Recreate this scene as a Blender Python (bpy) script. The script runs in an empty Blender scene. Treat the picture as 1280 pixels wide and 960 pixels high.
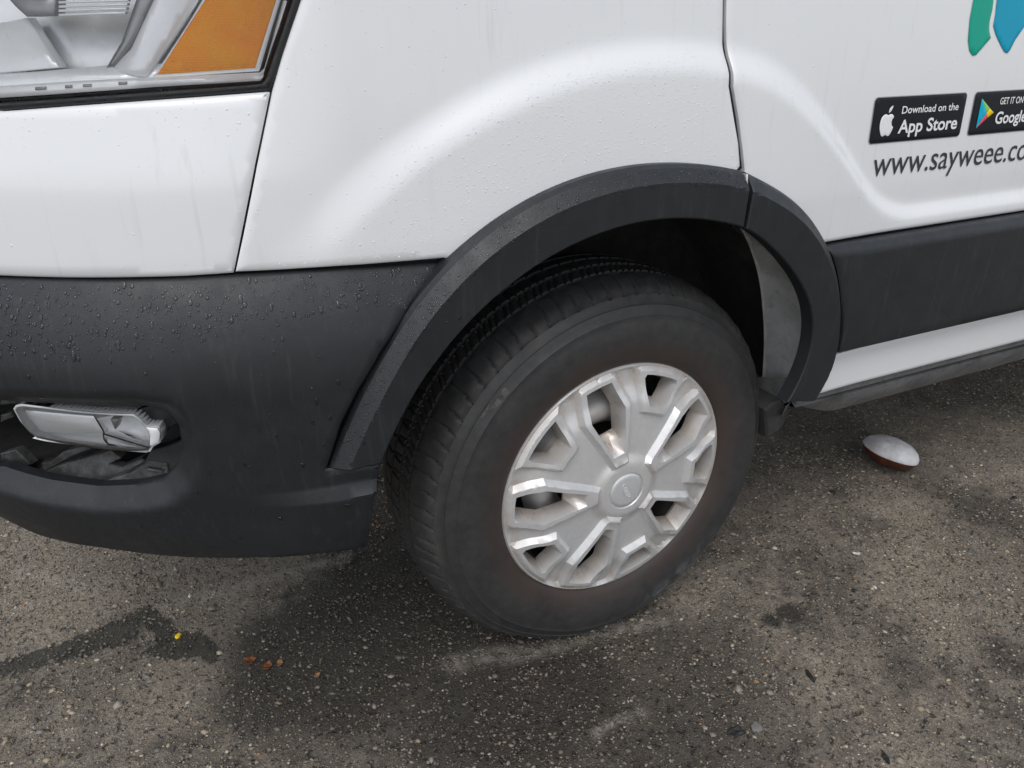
import bpy, bmesh, math, random
import numpy as np
from mathutils import Vector, Matrix
from mathutils.geometry import delaunay_2d_cdt

random.seed(7)
RNG = np.random.default_rng(7)
rad = math.radians
scene = bpy.context.scene
COL = scene.collection

# ------------------------------------------------------------------ camera
CAM = np.array([-0.6214, -0.8931, 1.040])
YAW, PITCH = rad(25.53), rad(25.79)
FPX = 940.0                                     # focal length in photo pixels (1280 wide)
FW = np.array([math.sin(YAW) * math.cos(PITCH), math.cos(YAW) * math.cos(PITCH), -math.sin(PITCH)])
RT = np.array([math.cos(YAW), -math.sin(YAW), 0.0])
UP = np.cross(RT, FW)
cd = bpy.data.cameras.new('camera')
cam = bpy.data.objects.new('camera', cd)
COL.objects.link(cam)
cd.sensor_width = 36.0
cd.lens = 36.0 * FPX / 1280.0
cd.clip_start = 0.02
cd.clip_end = 1000.0
cam.matrix_world = Matrix(((RT[0], UP[0], -FW[0], CAM[0]), (RT[1], UP[1], -FW[1], CAM[1]),
                           (RT[2], UP[2], -FW[2], CAM[2]), (0, 0, 0, 1)))
scene.camera = cam

# ------------------------------------------------------------------ light: bright overcast day
SUN_EL, SUN_AZ = rad(58), rad(215)              # azimuth measured from +Y clockwise
w = bpy.data.worlds.new('World')
scene.world = w
w.use_nodes = True
nt = w.node_tree
nt.nodes.clear()
sky = nt.nodes.new('ShaderNodeTexSky')
sky.sky_type = 'NISHITA'
sky.sun_disc = False
sky.sun_elevation = SUN_EL
sky.sun_rotation = SUN_AZ
sky.air_density = 1.0
sky.dust_density = 1.5
sky.ozone_density = 1.0
hs = nt.nodes.new('ShaderNodeHueSaturation')
hs.inputs['Saturation'].default_value = 0.32    # cloud cover takes the blue out of the sky
bg = nt.nodes.new('ShaderNodeBackground')
bg.inputs['Strength'].default_value = 0.15
wo = nt.nodes.new('ShaderNodeOutputWorld')
nt.links.new(sky.outputs[0], hs.inputs['Color'])
nt.links.new(hs.outputs[0], bg.inputs['Color'])
nt.links.new(bg.outputs[0], wo.inputs['Surface'])
sd = bpy.data.lights.new('sun', 'SUN')
sd.energy = 0.7
sd.angle = rad(35)
sd.color = (1.0, 0.985, 0.965)
sun = bpy.data.objects.new('sun', sd)
COL.objects.link(sun)
sv = Vector((math.sin(SUN_AZ) * math.cos(SUN_EL), math.cos(SUN_AZ) * math.cos(SUN_EL), math.sin(SUN_EL)))
sun.rotation_euler = sv.to_track_quat('Z', 'Y').to_euler()
sun.location = (-3, -4, 6)

vs = scene.view_settings
vs.view_transform = 'Standard'
vs.look = 'None'
vs.exposure = 0.42
vs.gamma = 1.0
vs.use_curve_mapping = False
scene.render.engine = 'CYCLES'
scene.cycles.use_denoising = True
scene.cycles.denoising_prefilter = 'NONE'
scene.cycles.max_bounces = 10
scene.cycles.transparent_max_bounces = 16
scene.cycles.caustics_reflective = False
scene.cycles.caustics_refractive = False

# ------------------------------------------------------------------ materials
MATS = {}


class NB:
    """small node builder"""
    def __init__(self, name):
        self.m = bpy.data.materials.new(name)
        self.m.use_nodes = True
        self.t = self.m.node_tree
        self.t.nodes.clear()
        self.out = self.t.nodes.new('ShaderNodeOutputMaterial')
        self.b = self.t.nodes.new('ShaderNodeBsdfPrincipled')
        self.t.links.new(self.b.outputs[0], self.out.inputs['Surface'])
        self._tc = None
        MATS[name] = self.m

    def tc(self, k='Object'):
        if self._tc is None:
            self._tc = self.t.nodes.new('ShaderNodeTexCoord')
        return self._tc.outputs[k]

    def link(self, a, b):
        self.t.links.new(a, b)

    def map(self, scale=(1, 1, 1), src=None):
        n = self.t.nodes.new('ShaderNodeMapping')
        n.inputs['Scale'].default_value = scale
        self.link(src or self.tc(), n.inputs['Vector'])
        return n.outputs[0]

    def noise(self, scale, detail=4, rough=0.55, vec=None, dist=0.0):
        n = self.t.nodes.new('ShaderNodeTexNoise')
        n.inputs['Scale'].default_value = scale
        n.inputs['Detail'].default_value = detail
        n.inputs['Roughness'].default_value = rough
        n.inputs['Distortion'].default_value = dist
        self.link(vec or self.tc(), n.inputs['Vector'])
        return n.outputs['Fac']

    def voro(self, scale, feature='F1', out='Distance', vec=None, rnd=1.0):
        n = self.t.nodes.new('ShaderNodeTexVoronoi')
        n.feature = feature
        n.inputs['Scale'].default_value = scale
        n.inputs['Randomness'].default_value = rnd
        self.link(vec or self.tc(), n.inputs['Vector'])
        return n.outputs[out]

    def ramp(self, fac, stops):
        n = self.t.nodes.new('ShaderNodeValToRGB')
        e = n.color_ramp.elements
        while len(e) < len(stops):
            e.new(0.5)
        for q, (p, c) in zip(e, stops):
            q.position = p
            q.color = (c, c, c, 1) if isinstance(c, (int, float)) else (*c, 1)
        self.link(fac, n.inputs[0])
        return n.outputs[0]

    def mix(self, fac, a, b, mode='MIX'):
        n = self.t.nodes.new('ShaderNodeMix')
        n.data_type = 'RGBA'
        n.blend_type = mode
        for sock, v in ((n.inputs['Factor'], fac), (n.inputs[6], a), (n.inputs[7], b)):
            if hasattr(v, 'links'):
                self.link(v, sock)
            elif isinstance(v, (int, float)):
                sock.default_value = v if sock.type == 'VALUE' else (v, v, v, 1)
            else:
                sock.default_value = (*v, 1)
        return n.outputs[2]

    def math(self, op, a, b=None, clamp=False):
        n = self.t.nodes.new('ShaderNodeMath')
        n.operation = op
        n.use_clamp = clamp
        for i, v in enumerate((a, b)):
            if v is None:
                continue
            if hasattr(v, 'links'):
                self.link(v, n.inputs[i])
            else:
                n.inputs[i].default_value = v
        return n.outputs[0]

    def bump(self, h, strength=0.3, dist=0.002, prev=None):
        n = self.t.nodes.new('ShaderNodeBump')
        n.inputs['Strength'].default_value = strength
        n.inputs['Distance'].default_value = dist
        self.link(h, n.inputs['Height'])
        if prev is not None:
            self.link(prev, n.inputs['Normal'])
        self.link(n.outputs[0], self.b.inputs['Normal'])
        return n.outputs[0]

    def attr(self, name):
        n = self.t.nodes.new('ShaderNodeAttribute')
        n.attribute_name = name
        return n.outputs['Color']

    def sep(self, v):
        n = self.t.nodes.new('ShaderNodeSeparateXYZ')
        self.link(v, n.inputs[0])
        return n.outputs

    def set(self, **kw):
        for k, v in kw.items():
            s = self.b.inputs[k.replace('_', ' ')]
            if hasattr(v, 'links'):
                self.link(v, s)
            elif isinstance(v, (tuple, list)):
                s.default_value = (*v, 1)
            else:
                s.default_value = v
        return self.m


# white paint, wet, with faint run marks of dirt
b = NB('white_paint')
st = b.noise(1.0, 3, 0.6, b.map((75, 75, 2.2)))
streak = b.ramp(st, [(0.58, 0.0), (0.70, 1.0)])
patch = b.ramp(b.noise(3.0, 3), [(0.45, 0.0), (0.7, 1.0)])
mk = b.math('MULTIPLY', streak, patch)
mk = b.math('MULTIPLY', mk, 0.30)
grime = b.ramp(b.noise(9, 5, 0.6), [(0.2, (0.765, 0.77, 0.775)), (0.85, (0.745, 0.75, 0.752))])
col = b.mix(mk, grime, (0.40, 0.38, 0.35))
spk = b.ramp(b.voro(160, 'F1'), [(0.05, 1.0), (0.09, 0.0)])
spm = b.math('MULTIPLY', spk, b.ramp(b.noise(14, 2), [(0.66, 0.0), (0.76, 0.35)]))
col = b.mix(spm, col, (0.3, 0.29, 0.27))
b.set(Base_Color=col, Roughness=0.30, Coat_Weight=0.6, Coat_Roughness=0.08)
b.bump(b.noise(260, 2), 0.06, 0.001)

b = NB('dirty_white')                            # painted flange inside the wheel arch
n1 = b.noise(14, 6, 0.7)
n2 = b.noise(60, 4, 0.6)
col = b.mix(b.ramp(n1, [(0.35, 0.0), (0.7, 1.0)]), (0.42, 0.415, 0.41), (0.62, 0.615, 0.61))
col = b.mix(b.ramp(n2, [(0.58, 0.0), (0.72, 0.4)]), col, (0.16, 0.15, 0.135))
b.set(Base_Color=col, Roughness=0.75)
b.bump(n2, 0.25, 0.002)

# unpainted charcoal plastic, fine grained and damp
b = NB('charcoal_plastic')
z = b.sep(b.tc())[2]
n1 = b.noise(6, 5, 0.6)
run = b.noise(1.0, 4, 0.6, b.map((120, 120, 9)))
col = b.ramp(n1, [(0.3, (0.0115, 0.0135, 0.016)), (0.7, (0.0165, 0.019, 0.022))])
col = b.mix(b.math('MULTIPLY', b.ramp(run, [(0.55, 0.0), (0.7, 1.0)]), 0.35), col, (0.040, 0.041, 0.043))
rough = b.ramp(b.noise(30, 5, 0.65), [(0.35, 0.40), (0.65, 0.55)])
b.set(Base_Color=col, Roughness=rough, Specular_IOR_Level=0.5)
b.bump(b.noise(900, 2, 0.5), 0.35, 0.0008)

b = NB('weathered_plastic')                      # sill cover and brackets, dusty
n1 = b.noise(18, 6, 0.7)
n2 = b.noise(110, 4, 0.7)
col = b.mix(b.ramp(n1, [(0.35, 0.0), (0.7, 1.0)]), (0.10, 0.10, 0.102), (0.20, 0.197, 0.195))
col = b.mix(b.ramp(n2, [(0.55, 0.0), (0.7, 0.6)]), col, (0.02, 0.02, 0.02))
b.set(Base_Color=col, Roughness=0.6)
b.bump(n2, 0.3, 0.002)

b = NB('bracket_plastic')
n1 = b.noise(60, 6, 0.75)
b.set(Base_Color=b.ramp(n1, [(0.35, (0.022, 0.022, 0.022)), (0.55, (0.07, 0.069, 0.067)), (0.7, (0.13, 0.128, 0.124))]), Roughness=0.55)
b.bump(n1, 0.4, 0.002)

b = NB('black_liner')
n1 = b.noise(40, 5, 0.7)
b.set(Base_Color=b.ramp(n1, [(0.3, (0.022, 0.022, 0.023)), (0.7, (0.050, 0.048, 0.046))]), Roughness=0.8)
b.bump(n1, 0.4, 0.004)

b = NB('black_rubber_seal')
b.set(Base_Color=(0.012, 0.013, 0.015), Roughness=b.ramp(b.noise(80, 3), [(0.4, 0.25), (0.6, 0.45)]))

# tyre
b = NB('tyre_rubber')
ox, oy, oz = b.sep(b.tc())
rr = b.math('SQRT', b.math('ADD', b.math('MULTIPLY', ox, ox), b.math('MULTIPLY', oz, oz)))
n1 = b.noise(9, 5, 0.65)
n2 = b.noise(55, 5, 0.7)
base = b.mix(b.ramp(n2, [(0.3, 0.0), (0.7, 1.0)]), (0.022, 0.022, 0.0225), (0.042, 0.0415, 0.041))
rust = b.math('MULTIPLY', b.ramp(rr, [(0.224, 1.0), (0.272, 0.0)]), b.ramp(n1, [(0.25, 0.35), (0.65, 1.0)]))
base = b.mix(rust, base, (0.050, 0.034, 0.027))
# grey scuff low down at the rear of the sidewall
sx = b.math('SUBTRACT', ox, 0.145)
sz = b.math('ADD', oz, 0.235)
sl = b.math('SQRT', b.math('ADD', b.math('MULTIPLY', sx, sx), b.math('MULTIPLY', sz, sz)))
sr = b.math('ABSOLUTE', b.math('SUBTRACT', rr, 0.292))
scm = b.math('MULTIPLY', b.ramp(b.math('ABSOLUTE', sl), [(0.05, 1.0), (0.12, 0.0)]), b.ramp(sr, [(0.006, 1.0), (0.026, 0.0)]))
scm = b.math('MULTIPLY', scm, b.ramp(b.noise(30, 5, 0.7), [(0.42, 0.0), (0.62, 0.9)]))
base = b.mix(scm, base, (0.115, 0.12, 0.125))
dust = b.math('MULTIPLY', b.ramp(b.math('ABSOLUTE', b.math('SUBTRACT', rr, 0.327)), [(0.0, 1.0), (0.012, 0.0)]), b.ramp(b.noise(24, 5, 0.7), [(0.4, 0.0), (0.7, 0.55)]))
base = b.mix(dust, base, (0.10, 0.094, 0.085))
b.set(Base_Color=base, Roughness=b.ramp(n1, [(0.3, 0.46), (0.7, 0.70)]))
g = b.bump(n2, 0.22, 0.0015)
b.bump(b.noise(420, 3), 0.25, 0.0008, g)

# painted plastic wheel cover with brown brake dust in the pockets
b = NB('silver_wheel_paint')
dirt = b.attr('dirt')
n1 = b.noise(45, 5, 0.7)
n2 = b.noise(130, 4, 0.6)
dm = b.math('MULTIPLY', dirt, b.ramp(n1, [(0.25, 0.25), (0.7, 1.0)]))
col = b.mix(b.ramp(n2, [(0.3, 0.0), (0.7, 1.0)]), (0.60, 0.60, 0.60), (0.66, 0.66, 0.66))
col = b.mix(dm, col, (0.46, 0.385, 0.315))
col = b.mix(b.math('MULTIPLY', b.math('MULTIPLY', dirt, dirt), b.ramp(n2, [(0.56, 0.0), (0.70, 0.55)])), col, (0.22, 0.13, 0.085))
b.set(Base_Color=col, Metallic=0.35, Roughness=0.36, Coat_Weight=0.25, Coat_Roughness=0.15)
b.bump(b.noise(700, 2), 0.05, 0.0006)

b = NB('steel_wheel_grey')
n1 = b.noise(30, 5, 0.7)
b.set(Base_Color=b.ramp(n1, [(0.3, (0.60, 0.56, 0.52)), (0.7, (0.72, 0.69, 0.66))]), Roughness=0.5, Metallic=0.2)

b = NB('dark_shaded_steel')  # axle steel, and the shadow painted onto the wheel disc
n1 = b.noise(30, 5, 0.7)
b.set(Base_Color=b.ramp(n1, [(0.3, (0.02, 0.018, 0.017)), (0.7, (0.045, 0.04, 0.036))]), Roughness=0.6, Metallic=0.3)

# lamp materials
b = NB('lamp_chrome')
b.set(Base_Color=(0.94, 0.945, 0.95), Metallic=0.10, Roughness=b.ramp(b.noise(60, 4), [(0.3, 0.14), (0.7, 0.28)]))
b.bump(b.noise(40, 2), 0.06, 0.003)
b = NB('lamp_silver')
b.set(Base_Color=b.ramp(b.noise(25, 4), [(0.3, (0.84, 0.85, 0.86)), (0.7, (0.92, 0.925, 0.93))]), Metallic=0.15, Roughness=0.22)
b = NB('lamp_grey')
b.set(Base_Color=b.ramp(b.noise(25, 4), [(0.3, (0.22, 0.22, 0.22)), (0.7, (0.30, 0.30, 0.31))]), Metallic=0.5, Roughness=0.35)
b = NB('amber_plastic')
pr = b.voro(420, 'F1', vec=b.map((1, 1, 1)), rnd=0.12)
n1 = b.noise(22, 4)
b.set(Base_Color=b.mix(b.ramp(n1, [(0.35, 0.0), (0.7, 1.0)]), (1.0, 0.29, 0.003), (1.0, 0.38, 0.006)), Roughness=0.45, Specular_IOR_Level=0.15)
b.bump(pr, 0.55, 0.0018)


def clear(name, tint, ior, rough, base_t=0.0):
    m = bpy.data.materials.new(name)
    m.use_nodes = True
    t = m.node_tree
    t.nodes.clear()
    o = t.nodes.new('ShaderNodeOutputMaterial')
    tr = t.nodes.new('ShaderNodeBsdfTransparent')
    tr.inputs[0].default_value = (*tint, 1)
    gl = t.nodes.new('ShaderNodeBsdfGlossy')
    gl.inputs['Roughness'].default_value = rough
    fr = t.nodes.new('ShaderNodeFresnel')
    fr.inputs['IOR'].default_value = ior
    mx = t.nodes.new('ShaderNodeMixShader')
    t.links.new(fr.outputs[0], mx.inputs[0])
    t.links.new(tr.outputs[0], mx.inputs[1])
    t.links.new(gl.outputs[0], mx.inputs[2])
    t.links.new(mx.outputs[0], o.inputs['Surface'])
    MATS[name] = m


clear('clear_lens', (0.97, 0.975, 0.98), 1.45, 0.02)
b = NB('rain_beads')                             # tiny drops take the colour of the paint under them
b.set(Base_Color=b.ramp(b.noise(90, 2), [(0.3, (0.70, 0.71, 0.72)), (0.7, (0.78, 0.785, 0.79))]), Roughness=0.06, IOR=1.34)
clear('rain_water', (0.985, 0.987, 0.99), 1.36, 0.03)
b = NB('window_glass')
b.set(Base_Color=(0.01, 0.012, 0.013), Roughness=0.04)

for nm, c in (('print_black', (0.008, 0.010, 0.014)), ('print_white', (0.80, 0.80, 0.80)), ('print_grey', (0.045, 0.045, 0.055)),
              ('print_green', (0.005, 0.36, 0.25)), ('print_teal', (0.003, 0.33, 0.50)), ('play_blue', (0.0, 0.42, 0.62)),
              ('play_green', (0.25, 0.62, 0.12)), ('play_yellow', (0.9, 0.62, 0.0)), ('play_red', (0.75, 0.09, 0.10)),
              ('badge_rim', (0.30, 0.31, 0.32))):
    b = NB(nm)
    n1 = b.noise(150, 3)
    b.set(Base_Color=b.mix(b.ramp(n1, [(0.3, 0.0), (0.7, 0.12)]), c, tuple(0.7 * x + 0.008 for x in c)), Roughness=0.35, Specular_IOR_Level=0.22)

# ------------------------------------------------------------------ helpers


def link(o, parent=None):
    COL.objects.link(o)
    if parent is not None:
        o.parent = parent
    return o


def mesh_obj(name, verts, faces, mat, parent=None, smooth=True):
    me = bpy.data.meshes.new(name)
    me.from_pydata([tuple(map(float, v)) for v in verts], [], [tuple(int(i) for i in f) for f in faces])
    me.update()
    if smooth:
        me.polygons.foreach_set('use_smooth', [True] * len(me.polygons))
    me.materials.append(MATS[mat])
    return link(bpy.data.objects.new(name, me), parent)


def tag(o, label=None, cat=None, group=None, kind=None):
    if label:
        o['label'] = label
    if cat:
        o['category'] = cat
    if group:
        o['group'] = group
    if kind:
        o['kind'] = kind
    return o


def sm(a, b_, x):
    t = np.clip((np.asarray(x, float) - a) / (b_ - a), 0, 1)
    return t * t * (3 - 2 * t)


def sharp(o, ang=35):
    me = o.data
    bm = bmesh.new()
    bm.from_mesh(me)
    for e in bm.edges:
        if len(e.link_faces) == 2 and e.calc_face_angle(0) > rad(ang):
            e.smooth = False
    bm.to_mesh(me)
    bm.free()
    return o


def catmull(pts, n=12):
    p = np.array(pts, float)
    q = np.vstack([2 * p[0] - p[1], p, 2 * p[-1] - p[-2]])
    out = []
    for i in range(1, len(q) - 2):
        for t in np.linspace(0, 1, n, endpoint=False):
            out.append(0.5 * ((2 * q[i]) + (-q[i - 1] + q[i + 1]) * t + (2 * q[i - 1] - 5 * q[i] + 4 * q[i + 1] - q[i + 2]) * t ** 2
                              + (-q[i - 1] + 3 * q[i] - 3 * q[i + 1] + q[i + 2]) * t ** 3))
    out.append(p[-1])
    return np.array(out)


def resample(poly, step, closed=True):
    p = np.array(poly, float)
    if closed:
        p = np.vstack([p, p[:1]])
    out = []
    for a, c in zip(p[:-1], p[1:]):
        n = max(1, int(math.ceil(np.hypot(*(c - a)) / step)))
        for t in np.arange(n) / n:
            out.append(a + (c - a) * t)
    if not closed:
        out.append(p[-1])
    return np.array(out)


def inside(pts, poly):
    x, y = pts[:, 0][:, None], pts[:, 1][:, None]
    a, c = poly, np.roll(poly, -1, 0)
    cond = (a[:, 1][None] > y) != (c[:, 1][None] > y)
    with np.errstate(divide='ignore', invalid='ignore'):
        xi = (c[:, 0] - a[:, 0])[None] * (y - a[:, 1][None]) / (c[:, 1] - a[:, 1])[None] + a[:, 0][None]
    return (np.sum(cond & (x < xi), 1) % 2) == 1


def segdist(pts, poly, closed=True):
    pts = np.atleast_2d(np.asarray(pts, float))
    a = np.asarray(poly, float)
    c = np.roll(a, -1, 0)
    if not closed:
        a, c = a[:-1], c[:-1]
    d = c - a
    L = np.maximum((d ** 2).sum(1), 1e-12)
    out = np.empty(len(pts))
    for i in range(0, len(pts), 4000):
        q = pts[i:i + 4000]
        t = np.clip(((q[:, None, :] - a[None]) * d[None]).sum(2) / L, 0, 1)
        out[i:i + 4000] = np.sqrt((((a[None] + t[..., None] * d[None]) - q[:, None, :]) ** 2).sum(2)).min(1)
    return out


def ccw(p):
    a = np.asarray(p, float)
    s = np.sum(a[:, 0] * np.roll(a[:, 1], -1) - np.roll(a[:, 0], -1) * a[:, 1])
    return a if s > 0 else a[::-1].copy()


def inset(p, d):
    """offset a CCW polygon inwards by d"""
    e = np.roll(p, -1, 0) - p
    e /= np.maximum(np.hypot(e[:, 0], e[:, 1]), 1e-9)[:, None]
    n = np.c_[-e[:, 1], e[:, 0]]
    m = n + np.roll(n, 1, 0)
    L2 = np.maximum((m ** 2).sum(1), 0.6)
    return p + d * 2 * m / L2[:, None]


# ---- the van's skin: arc length u along the plan view (u = x beside the wheel), height z
PLAN = catmull([(-0.30, -0.040), (-0.37, -0.0395), (-0.44, -0.037), (-0.554, -0.021), (-0.684, 0.021), (-0.788, 0.077), (-0.86, 0.133),
                (-0.93, 0.213), (-0.98, 0.31), (-1.012, 0.43), (-1.03, 0.60), (-1.04, 0.78), (-1.042, 0.96)], 16)
_s = np.r_[0, np.cumsum(np.hypot(*np.diff(PLAN, axis=0).T))]
PU = np.r_[6.0, -0.2, -0.30 - _s[:]][::-1]
PX = np.r_[6.0, -0.2, PLAN[:, 0]][::-1]
PY = np.r_[-0.04, -0.04, PLAN[:, 1]][::-1]
_uu = np.linspace(PU[0], 1.0, 3000)
_xx, _yy = np.interp(_uu, PU, PX), np.interp(_uu, PU, PY)
_k = np.ones(41) / 41
_tx, _ty = np.gradient(_xx, _uu), np.gradient(_yy, _uu)
_tx = np.convolve(np.pad(_tx, 20, 'edge'), _k, 'valid')
_ty = np.convolve(np.pad(_ty, 20, 'edge'), _k, 'valid')
UMIN = PU[0]
WZ = 0.338                                       # axle height


def skin(u, z, h):
    u = np.asarray(u, float)
    z = np.asarray(z, float)
    x, y = np.interp(u, PU, PX), np.interp(u, PU, PY)
    tx, ty = np.interp(u, _uu, _tx), np.interp(u, _uu, _ty)
    L = np.hypot(tx, ty)
    nx, ny = ty / L, -tx / L
    hh = h(u, z)
    return np.stack([x + nx * hh, y + ny * hh, z + 0 * u], -1)


def project(P):
    d = np.asarray(P) - CAM
    zz = d @ FW
    return np.stack([640 + FPX * (d @ RT) / zz, 480 - FPX * (d @ UP) / zz], -1)


def pix(pts, h):
    """photo pixels -> (u, z) on the skin h"""
    p = np.array(pts, float)
    ray = FW[None] * FPX + RT[None] * (p[:, :1] - 640) - UP[None] * (p[:, 1:] - 480)
    t = (-0.03 - CAM[1]) / ray[:, 1]
    q = CAM + ray * t[:, None]
    u, z = q[:, 0].copy(), q[:, 2].copy()
    for _ in range(40):
        f = project(skin(u, z, h)) - p
        e = 1e-4
        ju = (project(skin(u + e, z, h)) - p - f) / e
        jz = (project(skin(u, z + e, h)) - p - f) / e
        det = ju[:, 0] * jz[:, 1] - ju[:, 1] * jz[:, 0]
        du = (f[:, 0] * jz[:, 1] - f[:, 1] * jz[:, 0]) / det
        dz = (ju[:, 0] * f[:, 1] - ju[:, 1] * f[:, 0]) / det
        u -= np.clip(du, -.05, .05)
        z -= np.clip(dz, -.05, .05)
    return np.c_[u, z]


def body(u, z):
    r = np.hypot(u, z - WZ)
    zz = np.maximum(z - 0.80, 0)
    tum = -0.045 * zz - 0.05 * zz ** 2
    d1 = r - (0.662 - 0.048 * sm(0.15, 0.42, u))
    d2 = (z - 0.752) + 1.2 * (1 - sm(0.10, 0.42, u))
    k = 0.06
    hmix = np.clip(0.5 + 0.5 * (d2 - d1) / k, 0, 1)
    d = d2 * (1 - hmix) + d1 * hmix - k * hmix * (1 - hmix)
    wd = 0.021 - 0.006 * sm(0.18, 0.42, u) + 0.012 * sm(-0.30, -0.50, u)
    fl = (0.018 - 0.009 * sm(0.2, 0.5, u)) * (1 - sm(-wd, wd, d)) * sm(-0.60, -0.20, u)
    soft = np.log1p(np.exp(np.clip((z - 0.885) / 0.008, -40, 40))) * 0.008
    crease = -0.16 * soft * (1 - sm(-0.60, -0.40, u))
    low = -0.35 * np.maximum(0.446 - z, 0) * sm(0.2, 0.35, u)
    return tum + fl + crease + low


BZ = np.array([0.30, 0.372, 0.43, 0.50, 0.58, 0.66, 0.70, 0.735, 0.765, 0.782, 0.80])
BH = np.array([-.02, 0.004, 0.022, 0.034, 0.040, 0.041, 0.036, 0.026, 0.011, -.002, -.012])
_zz = np.linspace(0.3, 0.8, 300)
_bh = np.convolve(np.pad(np.interp(_zz, BZ, BH), 8, 'edge'), np.ones(17) / 17, 'valid')
FOG_HOLE = None


def bumper(u, z):
    h = np.interp(z, _zz, _bh)
    h = h - 0.15 * np.maximum(0.68 - z, 0) * sm(-0.46, -0.85, u)
    # lip low down beside the wheel
    edge = 0.503 + 0.02 * sm(-0.42, -0.56, u) * 0
    lip = 0.013 * (1 - np.clip((z - 0.4905) / 0.013, 0, 1)) * sm(-0.60, -0.46, u)
    h = h + lip
    if FOG_HOLE is not None:
        shp = np.shape(h)
        pts = np.c_[np.ravel(u + 0 * h), np.ravel(z + 0 * h)]
        near = (np.abs(pts[:, 0] + 0.80) < 0.4) & (pts[:, 1] > 0.40) & (pts[:, 1] < 0.72)
        d = np.full(len(pts), 1.0)
        if near.any():
            q = pts[near]
            dd = segdist(q, FOG_HOLE)
            dd[inside(q, FOG_HOLE)] = 0
            d[near] = dd
        h = h - (0.026 * (1 - sm(0.0, 0.030, d))).reshape(shp)
    return h


def panel(name, outline, h, mat, parent, step=0.008, rnd=0.0022, flange=0.018, holes=(), loops=(), outer_step=None):
    """sheet on the skin inside an outline of (u, z) points, with a rounded, returned edge"""
    rings = [ccw(resample(outline, step))] + [ccw(resample(q, step))[::-1].copy() for q in holes]
    P, E, drop = [], [], []

    def add(poly, dr, closed=True):
        s = len(P)
        for q in poly:
            P.append((float(q[0]), float(q[1])))
            drop.append(dr)
        n = len(poly)
        for i in range(n if closed else n - 1):
            E.append((s + i, s + (i + 1) % n))
    for rg in rings:
        add(rg, rnd)
    for rg in rings:
        add(inset(rg, rnd * 1.3), 0.0)
    for lp in loops:
        add(resample(lp, step, False), 0.0, False)
    lo, hi = rings[0].min(0), rings[0].max(0)
    gx = np.arange(lo[0], hi[0], step)
    gz = np.arange(lo[1], hi[1], step * 0.87)
    G = np.stack(np.meshgrid(gx, gz), -1)
    G[1::2, :, 0] += step / 2
    G = G.reshape(-1, 2)
    if outer_step:                                # coarser where the photograph does not look
        far = (G[:, 0] > 1.15) | (G[:, 1] > 1.14) | (G[:, 0] < -1.05)
        keep = ~far | ((np.arange(len(G)) % 29) == 0)
        G = G[keep]
    ok = inside(G, rings[0])
    for q in rings[1:]:
        ok &= ~inside(G, q)
    G = G[ok]
    dm = np.full(len(G), 9.0)
    for q in rings:
        dm = np.minimum(dm, segdist(G, q))
    G = G[dm > rnd * 1.3 + step * 0.45]
    for lp in loops:
        G = G[segdist(G, lp, False) > step * 0.4]
    for q in G:
        P.append((float(q[0]), float(q[1])))
        drop.append(0.0)
    vo, eo, fo, ov, oe, of = delaunay_2d_cdt([Vector(p) for p in P], E, [], 0, 1e-7)
    V2 = np.array([(v[0], v[1]) for v in vo])
    dr = np.array([max([drop[i] for i in o]) if len(o) else rnd for o in ov])
    F = np.array([tuple(f) for f in fo if len(f) == 3])
    cen = V2[F].mean(1)
    ok = inside(cen, rings[0])
    for q in rings[1:]:
        ok &= ~inside(cen, q)
    F = F[ok]
    used = np.unique(F)
    rm = np.full(len(V2), -1)
    rm[used] = np.arange(len(used))
    F = rm[F]
    V2, dr = V2[used], dr[used]
    X3 = skin(V2[:, 0], V2[:, 1], lambda u, z: h(u, z) - dr)
    # triangles face outwards (normal towards -y for a CCW triangle in u, z)
    cnt = {}
    for f in F:
        for i in range(3):
            a, c = int(f[i]), int(f[(i + 1) % 3])
            cnt[(a, c)] = cnt.get((a, c), 0) + 1
    bd = [(a, c) for (a, c) in cnt if (c, a) not in cnt]
    verts = list(X3)
    faces = [tuple(f) for f in F]
    if flange:
        inn = {}
        dup = {}
        bv = sorted({i for e in bd for i in e})
        Y3 = skin(V2[bv, 0], V2[bv, 1], lambda u, z: h(u, z) - dr[bv] - flange)
        for j, i in enumerate(bv):
            dup[i] = i
            inn[i] = len(verts)
            verts.append(Y3[j])
        for a, c in bd:
            faces.append((dup[c], dup[a], inn[a], inn[c]))
    o = mesh_obj(name, verts, faces, mat, parent)
    sharp(o, 50)
    return o


def box(V, F, lo, hi):
    s = len(V)
    for x in (lo[0], hi[0]):
        for y in (lo[1], hi[1]):
            for z_ in (lo[2], hi[2]):
                V.append((x, y, z_))
    for f in ((0, 1, 3, 2), (4, 6, 7, 5), (0, 4, 5, 1), (2, 3, 7, 6), (0, 2, 6, 4), (1, 5, 7, 3)):
        F.append(tuple(s + i for i in f))


def inflate(h, k):
    return lambda u, z: h(u, z) + k


# ================================================================== ground
def vnoise(x, y, seed):
    """tileable-free value noise, vectorised"""
    xi, yi = np.floor(x).astype(np.int64), np.floor(y).astype(np.int64)
    fx, fy = x - xi, y - yi
    fx, fy = fx * fx * (3 - 2 * fx), fy * fy * (3 - 2 * fy)

    def hsh(a, c):
        n = (a * 374761393 + c * 668265263 + seed * 974711) & 0x7fffffff
        n = ((n ^ (n >> 13)) * 1274126177) & 0x7fffffff
        return ((n ^ (n >> 16)) & 0xffff) / 65535.0
    a, b_, c, d = hsh(xi, yi), hsh(xi + 1, yi), hsh(xi, yi + 1), hsh(xi + 1, yi + 1)
    return (a * (1 - fx) + b_ * fx) * (1 - fy) + (c * (1 - fx) + d * fx) * fy


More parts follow.
